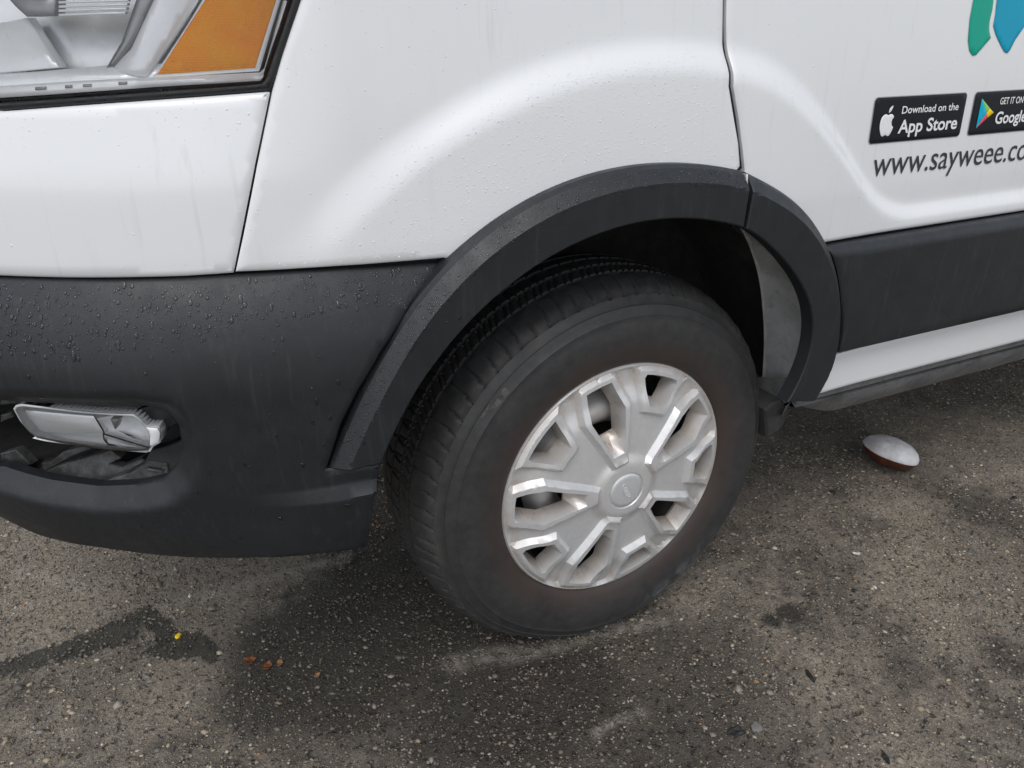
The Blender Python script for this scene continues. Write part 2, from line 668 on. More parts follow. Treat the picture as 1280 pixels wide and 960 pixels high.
def fbm(x, y, seed, f0, octv=4, gain=0.55):
    s, a, t = 0, 1.0, 0
    for i in range(octv):
        s = s + a * vnoise(x * f0 * 2 ** i + 17.3 * i, y * f0 * 2 ** i - 9.1 * i, seed + i)
        t += a
        a *= gain
    return s / t


def gpix(pts, z=0.0):
    p = np.array(pts, float)
    ray = FW[None] * FPX + RT[None] * (p[:, :1] - 640) - UP[None] * (p[:, 1:] - 480)
    return (CAM + ray * ((z - CAM[2]) / ray[:, 2])[:, None])[:, :2]


def ground_z(x, y):
    return 0.0035 * (fbm(x, y, 3, 6, 4) - 0.5) + 0.0028 * (fbm(x, y, 9, 60, 3) - 0.5) - 0.002


out = np.geomspace(0.02, 150, 34).cumsum()
out = out * (160 / out[-1])
gx = np.r_[(-1.45 - out)[::-1], np.arange(-1.45, 2.25, 0.0075), 2.25 + out]
gy = np.r_[(-0.75 - out)[::-1], np.arange(-0.75, 1.35, 0.0075), 1.35 + out]
GX, GY = np.meshgrid(gx, gy)
fade = sm(12, 3, np.hypot(GX, GY))
GZ = ground_z(GX, GY) * fade
nx_, ny_ = len(gx), len(gy)
idx = np.arange(nx_ * ny_).reshape(ny_, nx_)
quads = np.stack([idx[:-1, :-1], idx[:-1, 1:], idx[1:, 1:], idx[1:, :-1]], -1).reshape(-1, 4)
me = bpy.data.meshes.new('asphalt')
me.vertices.add(nx_ * ny_)
me.vertices.foreach_set('co', np.stack([GX, GY, GZ], -1).ravel())
me.loops.add(quads.size)
me.loops.foreach_set('vertex_index', quads.ravel())
me.polygons.add(len(quads))
me.polygons.foreach_set('loop_start', np.arange(0, quads.size, 4))
me.polygons.foreach_set('loop_total', np.full(len(quads), 4))
me.polygons.foreach_set('use_smooth', np.ones(len(quads), bool))
me.update()
me.validate()
# stains: R oily dark, G pale dust, B wet seam
gp = np.c_[GX.ravel(), GY.ravel()]
wx = gp[:, 0] + 0.05 * (fbm(gp[:, 0], gp[:, 1], 21, 9, 4) - 0.5)
wy = gp[:, 1] + 0.05 * (fbm(gp[:, 0], gp[:, 1], 31, 9, 4) - 0.5)
wp = np.c_[wx, wy]
oil = np.zeros(len(gp))
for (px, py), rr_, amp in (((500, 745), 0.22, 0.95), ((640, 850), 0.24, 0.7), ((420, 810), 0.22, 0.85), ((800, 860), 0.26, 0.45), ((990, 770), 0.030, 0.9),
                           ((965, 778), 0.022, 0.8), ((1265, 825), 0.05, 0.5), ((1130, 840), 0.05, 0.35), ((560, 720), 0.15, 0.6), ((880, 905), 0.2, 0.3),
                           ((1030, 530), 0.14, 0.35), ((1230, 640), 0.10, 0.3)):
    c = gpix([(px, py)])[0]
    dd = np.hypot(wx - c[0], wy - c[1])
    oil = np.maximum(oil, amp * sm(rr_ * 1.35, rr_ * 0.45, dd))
pale = np.zeros(len(gp))
for (px, py), rr_, amp in (((120, 690), 0.34, 0.85), ((60, 740), 0.24, 0.75), ((330, 715), 0.18, 0.6), ((1120, 630), 0.11, 0.7), ((1180, 720), 0.22, 0.55), ((1230, 560), 0.25, 0.45),
                           ((980, 640), 0.18, 0.35), ((230, 860), 0.12, 0.35), ((860, 730), 0.10, 0.5), ((1080, 890), 0.2, 0.35), ((120, 900), 0.2, 0.25), ((1250, 780), 0.15, 0.45)):
    c = gpix([(px, py)])[0]
    dd = np.hypot(wx - c[0], wy - c[1])
    pale = np.maximum(pale, amp * sm(rr_ * 1.35, rr_ * 0.35, dd))
scuff = np.zeros(len(gp))
for pts_, wd, amp in (([(215, 757), (260, 748), (300, 735), (360, 712), (440, 692)], 0.026, 0.95), ([(560, 835), (640, 818), (740, 795), (830, 770)], 0.030, 0.6),
                      ([(745, 915), (800, 890)], 0.014, 0.75), ([(20, 712), (70, 722), (110, 742)], 0.020, 0.9), ([(0, 766), (60, 752)], 0.014, 0.6),
                      ([(1090, 640), (1120, 628), (1150, 640)], 0.028, 0.6), ([(1200, 600), (1280, 590)], 0.03, 0.5)):
    scuff = np.maximum(scuff, amp * sm(wd, wd * 0.1, segdist(wp, gpix(pts_), False)))
wet = np.zeros(len(gp))
wp2 = gp + 0.35 * (wp - gp)
for pts_, wd in (([(8, 835), (50, 822), (110, 800), (150, 783), (182, 768)], 0.027), ([(140, 787), (185, 767), (205, 785), (212, 800)], 0.020),
                 ([(205, 800), (240, 800), (262, 818)], 0.022), ([(195, 812), (230, 815)], 0.024), ([(80, 815), (130, 800), (160, 790)], 0.032)):
    wet = np.maximum(wet, sm(wd * 1.5, wd * 0.2, segdist(wp2, gpix(pts_), False)))
ca = me.color_attributes.new('stain', 'FLOAT_COLOR', 'POINT')
ca.data.foreach_set('color', np.stack([oil, pale, wet, scuff], -1).ravel().astype(np.float32))
ground = link(bpy.data.objects.new('asphalt', me))
tag(ground, 'worn damp grey brown asphalt with exposed aggregate', 'ground', kind='structure')

b = NB('asphalt_surface')
sr_, sg_, sb_ = None, None, None
sc_ = b.t.nodes.new('ShaderNodeSeparateColor')
b.link(b.attr('stain'), sc_.inputs[0])
oilm, palem, wetm = sc_.outputs
scat = b.t.nodes.new('ShaderNodeAttribute')
scat.attribute_name = 'stain'
scuffm = scat.outputs['Alpha']
pos = b.tc()
n_big = b.noise(4.5, 6, 0.62)
n_mid = b.noise(28, 6, 0.68)
n_fine = b.noise(190, 4, 0.7)
grain = b.voro(210, 'F1', 'Color')
gsep = b.t.nodes.new('ShaderNodeSeparateColor')
b.link(grain, gsep.inputs[0])
binder = b.mix(b.ramp(n_mid, [(0.32, 0.0), (0.68, 1.0)]), (0.050, 0.042, 0.033), (0.185, 0.158, 0.124))
dusty = b.mix(b.ramp(n_fine, [(0.3, 0.0), (0.7, 1.0)]), (0.25, 0.208, 0.160), (0.50, 0.425, 0.335))
dustmask = b.math('ADD', b.math('MULTIPLY', b.ramp(n_big, [(0.44, 0.0), (0.62, 1.0)]), 0.45), b.math('MULTIPLY', b.ramp(n_mid, [(0.46, 0.0), (0.60, 1.0)]), 0.22))
dustmask = b.math('ADD', dustmask, b.math('MULTIPLY', palem, 1.1), True)
dustmask = b.math('SUBTRACT', dustmask, b.math('MULTIPLY', oilm, 0.7), True)
warp = b.t.nodes.new('ShaderNodeVectorMath')
warp.operation = 'MULTIPLY_ADD'
nz = b.t.nodes.new('ShaderNodeTexNoise')
nz.inputs['Scale'].default_value = 130
b.link(pos, nz.inputs['Vector'])
b.link(nz.outputs['Color'], warp.inputs[0])
warp.inputs[1].default_value = (0.006, 0.006, 0.006)
b.link(pos, warp.inputs[2])
wpos = warp.outputs[0]
col = binder
hts = None
for scl, lo_, hi_, op in ((255, 0.32, 0.42, 0.85), (150, 0.27, 0.34, 0.92), (84, 0.18, 0.22, 0.92)):
    dd_ = b.voro(scl, 'F1', 'Distance', wpos)
    sp_ = b.t.nodes.new('ShaderNodeSeparateColor')
    b.link(b.voro(scl, 'F1', 'Color', wpos), sp_.inputs[0])
    size_ = b.math('MULTIPLY_ADD', sp_.outputs[1], 0.22) if False else b.math('MULTIPLY', sp_.outputs[1], 0.20)
    stone = b.ramp(b.math('ADD', dd_, size_), [(lo_, 1.0), (hi_, 0.0)])
    scol = b.ramp(sp_.outputs[0], [(0.0, (0.05, 0.047, 0.044)), (0.30, (0.14, 0.125, 0.108)), (0.55, (0.26, 0.225, 0.18)), (0.72, (0.18, 0.178, 0.172)),
                                   (0.84, (0.38, 0.31, 0.21)), (0.93, (0.52, 0.48, 0.42)), (1.0, (0.30, 0.16, 0.09))])
    col = b.mix(b.math('MULTIPLY', stone, op), col, scol)
    hts = stone if hts is None else b.math('MAXIMUM', hts, stone)
col = b.mix(b.math('MULTIPLY', dustmask, b.ramp(n_fine, [(0.3, 0.45), (0.65, 0.92)])), col, dusty)
pits = b.ramp(b.noise(85, 3, 0.6), [(0.32, 1.0), (0.42, 0.0)])
col = b.mix(b.math('MULTIPLY', pits, 0.8), col, (0.020, 0.017, 0.014))
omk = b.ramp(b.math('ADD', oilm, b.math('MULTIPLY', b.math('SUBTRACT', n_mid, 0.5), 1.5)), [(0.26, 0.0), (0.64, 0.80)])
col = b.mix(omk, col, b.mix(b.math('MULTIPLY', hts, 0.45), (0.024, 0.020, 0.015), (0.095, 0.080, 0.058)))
wmk = b.ramp(b.math('ADD', wetm, b.math('MULTIPLY', b.math('SUBTRACT', b.noise(60, 5, 0.7), 0.5), 2.2)), [(0.42, 0.0), (0.60, 0.92)])
wmk = b.math('MULTIPLY', wmk, b.ramp(wetm, [(0.02, 0.0), (0.2, 1.0)]))
col = b.mix(wmk, col, b.mix(b.ramp(n_mid, [(0.35, 0.0), (0.65, 1.0)]), (0.014, 0.012, 0.009), (0.052, 0.046, 0.030)))
dk = b.ramp(b.noise(11, 5, 0.7, dist=0.6), [(0.52, 0.0), (0.66, 0.55)])
col = b.mix(b.math('MULTIPLY', dk, b.math('SUBTRACT', 1.0, palem, True)), col, (0.056, 0.045, 0.033))
col = b.mix(b.math('MULTIPLY', scuffm, b.ramp(b.noise(45, 5, 0.7), [(0.35, 0.1), (0.6, 0.95)])), col, (0.42, 0.375, 0.32))
rgh = b.math('SUBTRACT', b.ramp(n_mid, [(0.3, 0.42), (0.7, 0.72)]), b.math('MULTIPLY', b.math('MAXIMUM', wetm, omk), 0.20))
b.set(Base_Color=col, Roughness=rgh, Specular_IOR_Level=0.38)
hgt = b.math('SUBTRACT', b.math('ADD', b.math('MULTIPLY', hts, 0.7), n_fine), pits)
g = b.bump(hgt, 0.9, 0.006)
b.bump(n_mid, 0.4, 0.010, g)
me.materials.append(MATS['asphalt_surface'])

# aggregate stones standing out of the asphalt (too many and too small to be told apart)
N = 95000
u1 = RNG.random((N * 2, 2))
sx_ = -1.25 + 3.2 * u1[:, 0]
sy_ = -0.62 + 1.75 * u1[:, 1]
dens = fbm(sx_, sy_, 41, 5, 4)
qq = project(np.stack([sx_, sy_, 0 * sx_], -1))
vis = (qq[:, 0] > -60) & (qq[:, 0] < 1340) & (qq[:, 1] > 420) & (qq[:, 1] < 1030)
keepp = vis & (RNG.random(N * 2) < 0.25 + 1.2 * (dens - 0.3))
sx_, sy_ = sx_[keepp][:N], sy_[keepp][:N]
n = len(sx_)
rad_ = 0.00125 * np.exp(0.48 * RNG.standard_normal(n)).clip(0.5, 3.4)
big = RNG.random(n) < 0.055
rad_[big] *= 1.8
octv = np.array([(1, 0, 0), (0, 1, 0), (-1, 0, 0), (0, -1, 0), (0, 0, 1), (.7, .7, .45), (-.7, .7, .45), (-.7, -.7, .45), (.7, -.7, .45)], float)
octf = np.array([(0, 5, 8), (1, 6, 5), (2, 7, 6), (3, 8, 7), (0, 1, 5), (1, 2, 6), (2, 3, 7), (3, 0, 8), (5, 6, 4), (6, 7, 4), (7, 8, 4), (8, 5, 4)])
sv_ = octv[None] * (1 + 0.35 * (RNG.random((n, 9, 1)) - 0.5))
sv_ = sv_ * np.stack([1 + 0.7 * RNG.random(n), 0.8 + 0.3 * RNG.random(n), 0.45 + 0.4 * RNG.random(n)], -1)[:, None] * rad_[:, None, None]
an = RNG.random(n) * 6.283
ca_, sa_ = np.cos(an)[:, None], np.sin(an)[:, None]
vx = sv_[..., 0] * ca_ - sv_[..., 1] * sa_
vy = sv_[..., 0] * sa_ + sv_[..., 1] * ca_
gz_ = ground_z(sx_, sy_)
V = np.stack([vx + sx_[:, None], vy + sy_[:, None], sv_[..., 2] + (gz_ + 0.0003)[:, None]], -1).reshape(-1, 3)
Fs = (octf[None] + (np.arange(n) * 9)[:, None, None]).reshape(-1, 3)
me = bpy.data.meshes.new('aggregate')
me.vertices.add(len(V))
me.vertices.foreach_set('co', V.ravel())
me.loops.add(Fs.size)
me.loops.foreach_set('vertex_index', Fs.ravel())
me.polygons.add(len(Fs))
me.polygons.foreach_set('loop_start', np.arange(0, Fs.size, 3))
me.polygons.foreach_set('loop_total', np.full(len(Fs), 3))
me.polygons.foreach_set('use_smooth', np.ones(len(Fs), bool))
me.update()
pal = np.array([1.06, 0.98, 0.86]) * np.array([(0.11, 0.105, 0.098), (0.17, 0.155, 0.135), (0.24, 0.205, 0.16), (0.30, 0.285, 0.26), (0.06, 0.058, 0.056), (0.42, 0.40, 0.37), (0.22, 0.125, 0.07), (0.14, 0.14, 0.15)])
pc = RNG.choice(len(pal), n, p=[.28, .25, .14, .10, .13, .02, .015, .065])
si_ = np.clip(np.searchsorted(gx, sx_), 0, nx_ - 1)
sj_ = np.clip(np.searchsorted(gy, sy_), 0, ny_ - 1)
soil = np.maximum(oil, wet * 0.9).reshape(ny_, nx_)[sj_, si_]
cc = (1 - 0.62 * np.clip(soil, 0, 1)[:, None]) * pal[pc] * (1.0 + 0.7 * RNG.random((n, 1)))
ca = me.color_attributes.new('stone', 'FLOAT_COLOR', 'POINT')
ca.data.foreach_set('color', np.repeat(np.c_[cc, np.ones(n)], 9, 0).ravel().astype(np.float32))
b = NB('stone_chips')
b.set(Base_Color=b.mix(b.ramp(b.noise(300, 3), [(0.3, 0.0), (0.7, 0.45)]), b.attr('stone'), (0.15, 0.132, 0.108)), Roughness=0.5)
me.materials.append(MATS['stone_chips'])
agg = link(bpy.data.objects.new('aggregate', me))
tag(agg, 'small pale and brown stone chips bedded in the asphalt', 'gravel', kind='stuff')

# ================================================================== van
van = bpy.data.objects.new('delivery_van', None)
van.location = (0, 0, 0)
link(van)
tag(van, 'white delivery van with charcoal bumper and wheel arch trim, wet with rain', 'van')

# ---- outlines taken from the photograph
arch_h = lambda u, z: body(u, z) * 0 + 0.030
_OF = pix([(928.5, 214), (880, 207), (836.7, 205), (790, 209), (744, 219), (671.8, 250), (610, 288.7), (561, 323.7), (518, 380), (480, 440), (452, 487), (430, 530), (410, 585)], arch_h)
_OR = pix([(933.5, 216), (973.8, 236), (1003.8, 264.4), (1030, 296), (1045, 341), (1049.6, 390), (1045, 435), (1033.8, 469), (1019, 495)], arch_h)


def smooth_arc(q_, n_=90, deg=5):
    """even curve through hand-picked edge points, as radius over angle about the axle"""
    t_ = np.arctan2(q_[:, 1] - WZ, q_[:, 0])
    r_q = np.hypot(q_[:, 0], q_[:, 1] - WZ)
    c_ = np.polyfit(t_, r_q, deg)
    tt_ = np.linspace(t_[0], t_[-1], n_)
    return np.c_[np.polyval(c_, tt_) * np.cos(tt_), WZ + np.polyval(c_, tt_) * np.sin(tt_)]


ARCH_OUT_F = smooth_arc(_OF)
ARCH_OUT_R = smooth_arc(_OR, 60)
face_h = lambda u, z: 0.046 + 0 * u
_IF = pix([(928.5, 285), (905, 277), (880, 274), (830, 275), (770, 285), (720, 302), (687.5, 320), (630, 362), (587.5, 402.5), (542, 452), (517, 492), (495, 535), (476, 578)], face_h)
_IR = pix([(932, 286), (958.8, 303.8), (988.8, 337.6), (1007.6, 367.6), (1014.3, 397.6), (1011, 439), (996, 480), (983, 502.7)], face_h)
ARCH_IN_F = smooth_arc(_IF)
ARCH_IN_R = smooth_arc(_IR, 60)


def arch_prof(outer):
    def h(u, z):
        shp = np.shape(u + z)
        d = segdist(np.c_[np.ravel(u + 0 * z), np.ravel(z + 0 * u)], outer, False).reshape(shp)
        return 0.029 + 0.004 * np.clip(d / 0.004, 0, 1) + 0.017 * np.clip((d - 0.002) / 0.0185, 0, 1) - 0.03 * np.maximum(d - 0.0205, 0)
    return h


def shift_in(line, k, c=(0.0, WZ)):
    """the same edge moved towards the wheel by k"""
    t = np.gradient(line, axis=0)
    t /= np.hypot(t[:, 0], t[:, 1])[:, None]
    n_ = np.c_[-t[:, 1], t[:, 0]]
    sg = np.sign(((np.array(c) - line) * n_).sum(1))[:, None]
    return line + n_ * sg * k


af = panel('front_wheel_arch_trim', np.vstack([ARCH_OUT_F, ARCH_IN_F[::-1]]), arch_prof(ARCH_OUT_F), 'charcoal_plastic', van, 0.006, 0.0015, 0.045,
           loops=[shift_in(ARCH_OUT_F, 0.0205)[3:-3], shift_in(ARCH_OUT_F, 0.004)[3:-3]])
sharp(af, 14)
ar = panel('door_wheel_arch_trim', np.vstack([ARCH_OUT_R, ARCH_IN_R[::-1]]), arch_prof(ARCH_OUT_R), 'charcoal_plastic', van, 0.006, 0.0015, 0.024,
           loops=[shift_in(ARCH_OUT_R, 0.0205)[3:-6], shift_in(ARCH_OUT_R, 0.004)[3:-6]])
sharp(ar, 14)

# fender
seam = pix([(294.5, 340), (306, 286), (322, 205), (341, 114)], body)
lampr = pix([(344, 103), (353, 72), (365, 36), (378, -2)], body)
gapf = pix([(926, 208), (924, 180), (918, 145), (912, 108), (905, 62), (904.5, 30), (905, 0)], body)
bot = pix([(556, 322.5), (490, 328), (420, 333), (350, 337.5)], body)
th = np.linspace(math.atan2(bot[0][1] - WZ, bot[0][0]), math.atan2(gapf[0][1] - WZ, gapf[0][0]), 40)
archf = np.c_[0.516 * np.cos(th), WZ + 0.516 * np.sin(th)]
FENDER = np.vstack([seam[::-1], bot[::-1], archf[1:-1], gapf, [(0.088, 1.12), (0.085, 1.20), (0.07, 1.29), (-0.12, 1.265), (-0.30, 1.22), (-0.40, 1.175)], lampr[::-1]])
panel('front_fender', FENDER, body, 'white_paint', van, 0.008, 0.0022, 0.02)

# painted upper part of the bumper, under the headlight
seam2 = pix([(291.5, 341.5), (303, 286), (319, 205), (337.5, 117)], body)
btm = pix([(290, 341.5), (230, 345.5), (130, 347.5), (60, 347), (0, 345)], body)
tope = pix([(0, 140), (80, 134), (150, 129), (250, 122), (337, 115.5)], body)
WB = np.vstack([seam2, tope[::-1], [(-1.10, 0.975), (-1.22, 0.975), (-1.30, 0.785)], [(-1.05, 0.785)], btm[::-1]])
panel('painted_bumper_corner', WB, body, 'white_paint', van, 0.009, 0.0025, 0.02)

# charcoal bumper with the fog lamp opening
FOG_HOLE = None
hole = pix([(-90, 492), (0, 503), (60, 507), (180, 510), (207, 515), (222, 535), (226, 560), (220, 585), (203, 602), (170, 609), (120, 611), (60, 603), (0, 586), (-90, 560)], inflate(bumper, -0.022))
hole = np.vstack([hole, [(hole[-1][0] - 0.10, hole[-1][1] + 0.01), (hole[0][0] - 0.10, hole[0][1] - 0.02)]])
hole = resample(ccw(hole), 0.01)
FOG_HOLE = hole
btop = pix([(-60, 345), (0, 347), (60, 349), (130, 350), (230, 348), (292, 344.5), (420, 336), (490, 331), (553, 325.5)], bumper)
groove = pix([(557, 326), (514, 381), (476, 441), (448, 488), (426, 531), (408, 587), (474, 581)], bumper)
back = pix([(475.5, 582), (468, 628), (458, 684)], bumper)
bbot = pix([(457, 685), (400, 693), (340, 698), (240, 698), (170, 692), (100, 682), (50, 670), (0, 655)], bumper)
zb = bbot[-1][1]
BUMP = np.vstack([btop, groove, back, bbot, [(-1.20, zb), (-1.45, zb), (UMIN + .001, zb), (UMIN + .001, 0.788), (-1.3, 0.788), (-1.1, 0.788)]])
lipl = pix([(330, 616), (400, 600), (474, 584)], bumper)
bc = panel('front_bumper', BUMP, bumper, 'charcoal_plastic', van, 0.0095, 0.0025, 0.014, holes=[hole], loops=[np.array([(-0.60, 0.5035), (-0.402, 0.5035)]), np.array([(-0.60, 0.4905), (-0.402, 0.4905)])])

# ---- front door: upper skin, black moulding, white sill strip
gapd = pix([(932.5, 216), (930, 190), (925, 150), (918, 108), (910.5, 62), (909, 30), (909.5, 0)], body)
u_end = 1.22
mt = pix([(1038, 304.5), (1120, 288), (1280, 257)], body)
zt = float(np.median(mt[:, 1]))
mb = pix([(1043.6, 438.5), (1199, 400.5)], body)
zm = float(np.mean(mb[:, 1]))
rk = pix([(1022, 494), (1280, 425)], body)
zr = float(np.mean(rk[:, 1]))


def arc_r(z0, z1, inset_=0.010):
    """arch edge of the door between two heights, tucked under the trim"""
    q = ARCH_OUT_R.copy()
    c = np.array([0.0, 0.45])
    d = q - c
    d /= np.hypot(d[:, 0], d[:, 1])[:, None]
    q = q - d * inset_
    return q[(q[:, 1] <= z1) & (q[:, 1] >= z0)]


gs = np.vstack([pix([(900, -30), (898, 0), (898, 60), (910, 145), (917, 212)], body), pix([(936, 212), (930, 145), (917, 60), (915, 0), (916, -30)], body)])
panel('door_gap_shade', gs, inflate(body, -0.008), 'black_rubber_seal', van, 0.012, 0.001, 0.02)  # black strip added behind the door gap so it reads as a dark line
gd0 = gapd[0]
q = arc_r(zt, 0.838)
DOOR = np.vstack([gapd[::-1][::-1][::-1], q, [(q[-1][0], zt)], [(u_end, zt), (u_end, 1.33), (0.13, 1.33), (0.098, 1.2), (0.094, 1.12)]])
panel('front_door', DOOR, body, 'white_paint', van, 0.008, 0.0022, 0.02, outer_step=True)
q1 = ARCH_OUT_R[(ARCH_OUT_R[:, 1] < zt - 0.0015) & (ARCH_OUT_R[:, 1] > zm + 0.0015)] + np.array([0.003, 0])
MOULD = np.vstack([q1, [(u_end, zm + 0.002), (u_end, zt - 0.002)]])


def mould_h(u, z):
    zc = np.clip(z, zm, zt)
    return 0.028 + 0.010 * sm(zt + 0.001, zt - 0.016, zc) * sm(zm - 0.001, zm + 0.012, zc) - 0.006 * sm(0.39, 0.372, u)


panel('door_moulding', MOULD, mould_h, 'charcoal_plastic', van, 0.01, 0.002, 0.02)
q2 = ARCH_OUT_R[(ARCH_OUT_R[:, 1] < zm - 0.0015) & (ARCH_OUT_R[:, 1] > zr)] + np.array([-0.004, 0])
STRIP = np.vstack([q2, [(q2[-1][0] - 0.004, zr), (u_end, zr), (u_end, zm - 0.001)]])
panel('door_sill_strip', STRIP, body, 'white_paint', van, 0.009, 0.002, 0.03)

panel('door_edge', pix([(929.2, 217), (931.4, 217), (931.9, 284), (929.6, 284)], arch_h), lambda u, z: 0.036 + 0 * u, 'white_paint', van, 0.01, 0.0004, 0.02)

# sill cover: stepped profile swept along the van, tapering at the wheel end
prof = [(0.010, zr + 0.012), (-0.010, zr - 0.002), (-0.030, zr - 0.006), (-0.034, zr - 0.009), (-0.034, zr - 0.019), (-0.010, zr - 0.0205), (-0.010, zr - 0.0265),
        (-0.033, zr - 0.0275), (-0.032, zr - 0.033), (-0.014, zr - 0.066), (-0.004, zr - 0.079), (0.03, zr - 0.087), (0.12, zr - 0.060)]
xs = np.r_[np.linspace(0.352, 0.52, 16), np.linspace(0.56, 3.0, 30)]
V, F = [], []
for i, x in enumerate(xs):
    f = float(sm(0.345, 0.50, x))
    for j, (y, z) in enumerate(prof):
        k = 0.45 + 0.55 * f if j >= 8 else 1.0
        V.append((x, y + (1 - f) * 0.012 * (j >= 8), zr + 0.012 - (zr + 0.012 - z) * k - (0.012 * (1 - f) if j >= 8 else 0.0)))
n = len(prof)
for i in range(len(xs) - 1):
    for j in range(n - 1):
        F.append((i * n + j, (i + 1) * n + j, (i + 1) * n + j + 1, i * n + j + 1))
F.append(tuple(range(n)))
sharp(mesh_obj('sill_cover', V, F, 'weathered_plastic', van), 28)

# flap at the wheel end of the sill
def bpy_(pts, y):
    """photo pixels -> (x, z) on the plane at depth y"""
    p = np.array(pts, float)
    ray = FW[None] * FPX + RT[None] * (p[:, :1] - 640) - UP[None] * (p[:, 1:] - 480)
    q_ = CAM + ray * ((y - CAM[1]) / ray[:, 1])[:, None]
    return q_[:, [0, 2]]


V, F = [], []
sec = bpy_([(955, 512), (964, 504), (976, 500), (987, 511), (977, 534), (958, 548)], -0.005)
for y, k in ((-0.008, 0.88), (-0.003, 1.0), (0.06, 1.0)):
    cc_ = sec.mean(0)
    for q_ in sec:
        V.append((cc_[0] + (q_[0] - cc_[0]) * k, y, cc_[1] + (q_[1] - cc_[1]) * k))
for i in range(2):
    for j in range(6):
        F.append((i * 6 + j, i * 6 + (j + 1) % 6, (i + 1) * 6 + (j + 1) % 6, (i + 1) * 6 + j))
F.append((5, 4, 3, 2, 1, 0))
sharp(mesh_obj('splash_flap', V, F, 'black_liner', van), 30)

# ---- inside of the wheel arch: painted strip between the door trim and the liner
L_ = catmull(bpy_([(926, 280), (936, 298), (946, 325), (953, 355), (957, 395), (958, 430), (956, 470), (952, 525)], 0.085), 6)
R_ = catmull(bpy_([(934, 282), (960, 300), (991, 335), (1010, 366), (1017, 398), (1014, 440), (1000, 482), (978, 520)], -0.022), 6)
V, F = [], []
m_ = 9
for i in range(len(L_)):
    for j in range(m_):
        t = j / (m_ - 1)
        q_ = R_[i] * (1 - t) + L_[i] * t
        out_ = (q_ - np.array([0, WZ + .02]))
        out_ /= np.hypot(*out_)
        q_ = q_ + out_ * 0.010 * math.sin(math.pi * t) + out_ * 0.0015 * math.sin(i * 0.9 + j)
        V.append((q_[0], -0.022 + 0.107 * t, q_[1]))
    q_ = L_[i]
    V.append((q_[0] - 0.004, 0.087, q_[1] - 0.001))
    V.append((q_[0] + 0.004, 0.091, q_[1]))
m_ += 2
for i in range(len(L_) - 1):
    for j in range(m_ - 1):
        F.append((i * m_ + j, (i + 1) * m_ + j, (i + 1) * m_ + j + 1, i * m_ + j + 1))
sharp(mesh_obj('inner_arch_flange', V, F, 'dirty_white', van), 40)

V, F = [], []
ths = np.radians(np.linspace(3, 157, 90))
ys = [-0.062, -0.03, 0.0, 0.10, 0.2, 0.30, 0.36]
for i, t in enumerate(ths):
    for j, y in enumerate(ys):
        r = 0.463 + 0.004 * math.sin(t * 23) * (j in (3, 4))
        if t < rad(66):
            yy = max(y, 0.088)
        else:
            yy = max(y, -0.03)
        V.append((r * math.cos(t), yy, WZ + 0.004 + r * math.sin(t)))
n = len(ys)
for i in range(len(ths) - 1):
    for j in range(n - 1):
        F.append((i * n + j, i * n + j + 1, (i + 1) * n + j + 1, (i + 1) * n + j))
c0 = len(V)
V.append((0, 0.36, WZ + 0.1))
for i in range(len(ths) - 1):
    F.append((i * n + n - 1, c0, (i + 1) * n + n - 1))
liner = mesh_obj('wheel_arch_liner', V, F, 'black_liner', van)

# ---- front wheel (steel wheel > tyre, wheel cover, centre cap)
STEER = rad(1.65)


def lathe(prof, seg, jitter=None):
    V, F = [], []
    n = len(prof)
    for i in range(seg):
        t = 2 * math.pi * i / seg
        for j, (r, y) in enumerate(prof):
            rr = r if jitter is None else r + jitter(i, j, t, r, y)
            V.append((rr * math.cos(t), y, rr * math.sin(t)))
    for i in range(seg):
        k = (i + 1) % seg
        for j in range(n - 1):
            F.append((i * n + j, i * n + j + 1, k * n + j + 1, k * n + j))
    return V, F


sp = [(0.02, 0.060), (0.055, 0.060), (0.075, 0.066), (0.088, 0.055), (0.100, 0.040), (0.112, 0.030), (0.124, 0.027), (0.134, 0.030), (0.142, 0.042), (0.150, 0.062), (0.158, 0.085),
      (0.178, 0.090), (0.186, 0.060), (0.190, 0.02), (0.203, 0.012), (0.2165, 0.010), (0.218, 0.016), (0.206, 0.03), (0.200, 0.20)]
V, F = lathe(sp, 96)
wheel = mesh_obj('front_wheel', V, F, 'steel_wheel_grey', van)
wheel.data.materials.append(MATS['dark_shaded_steel'])
np_ = len(sp) - 1
mi = []
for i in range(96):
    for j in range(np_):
        mi.append(0 if 3 <= j <= 8 else 1)  # off the pale ring, shadow behind the cover is painted as dark steel
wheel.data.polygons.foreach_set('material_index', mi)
wheel.location = (0, 0, WZ)
wheel.rotation_euler = (0, 0, STEER)

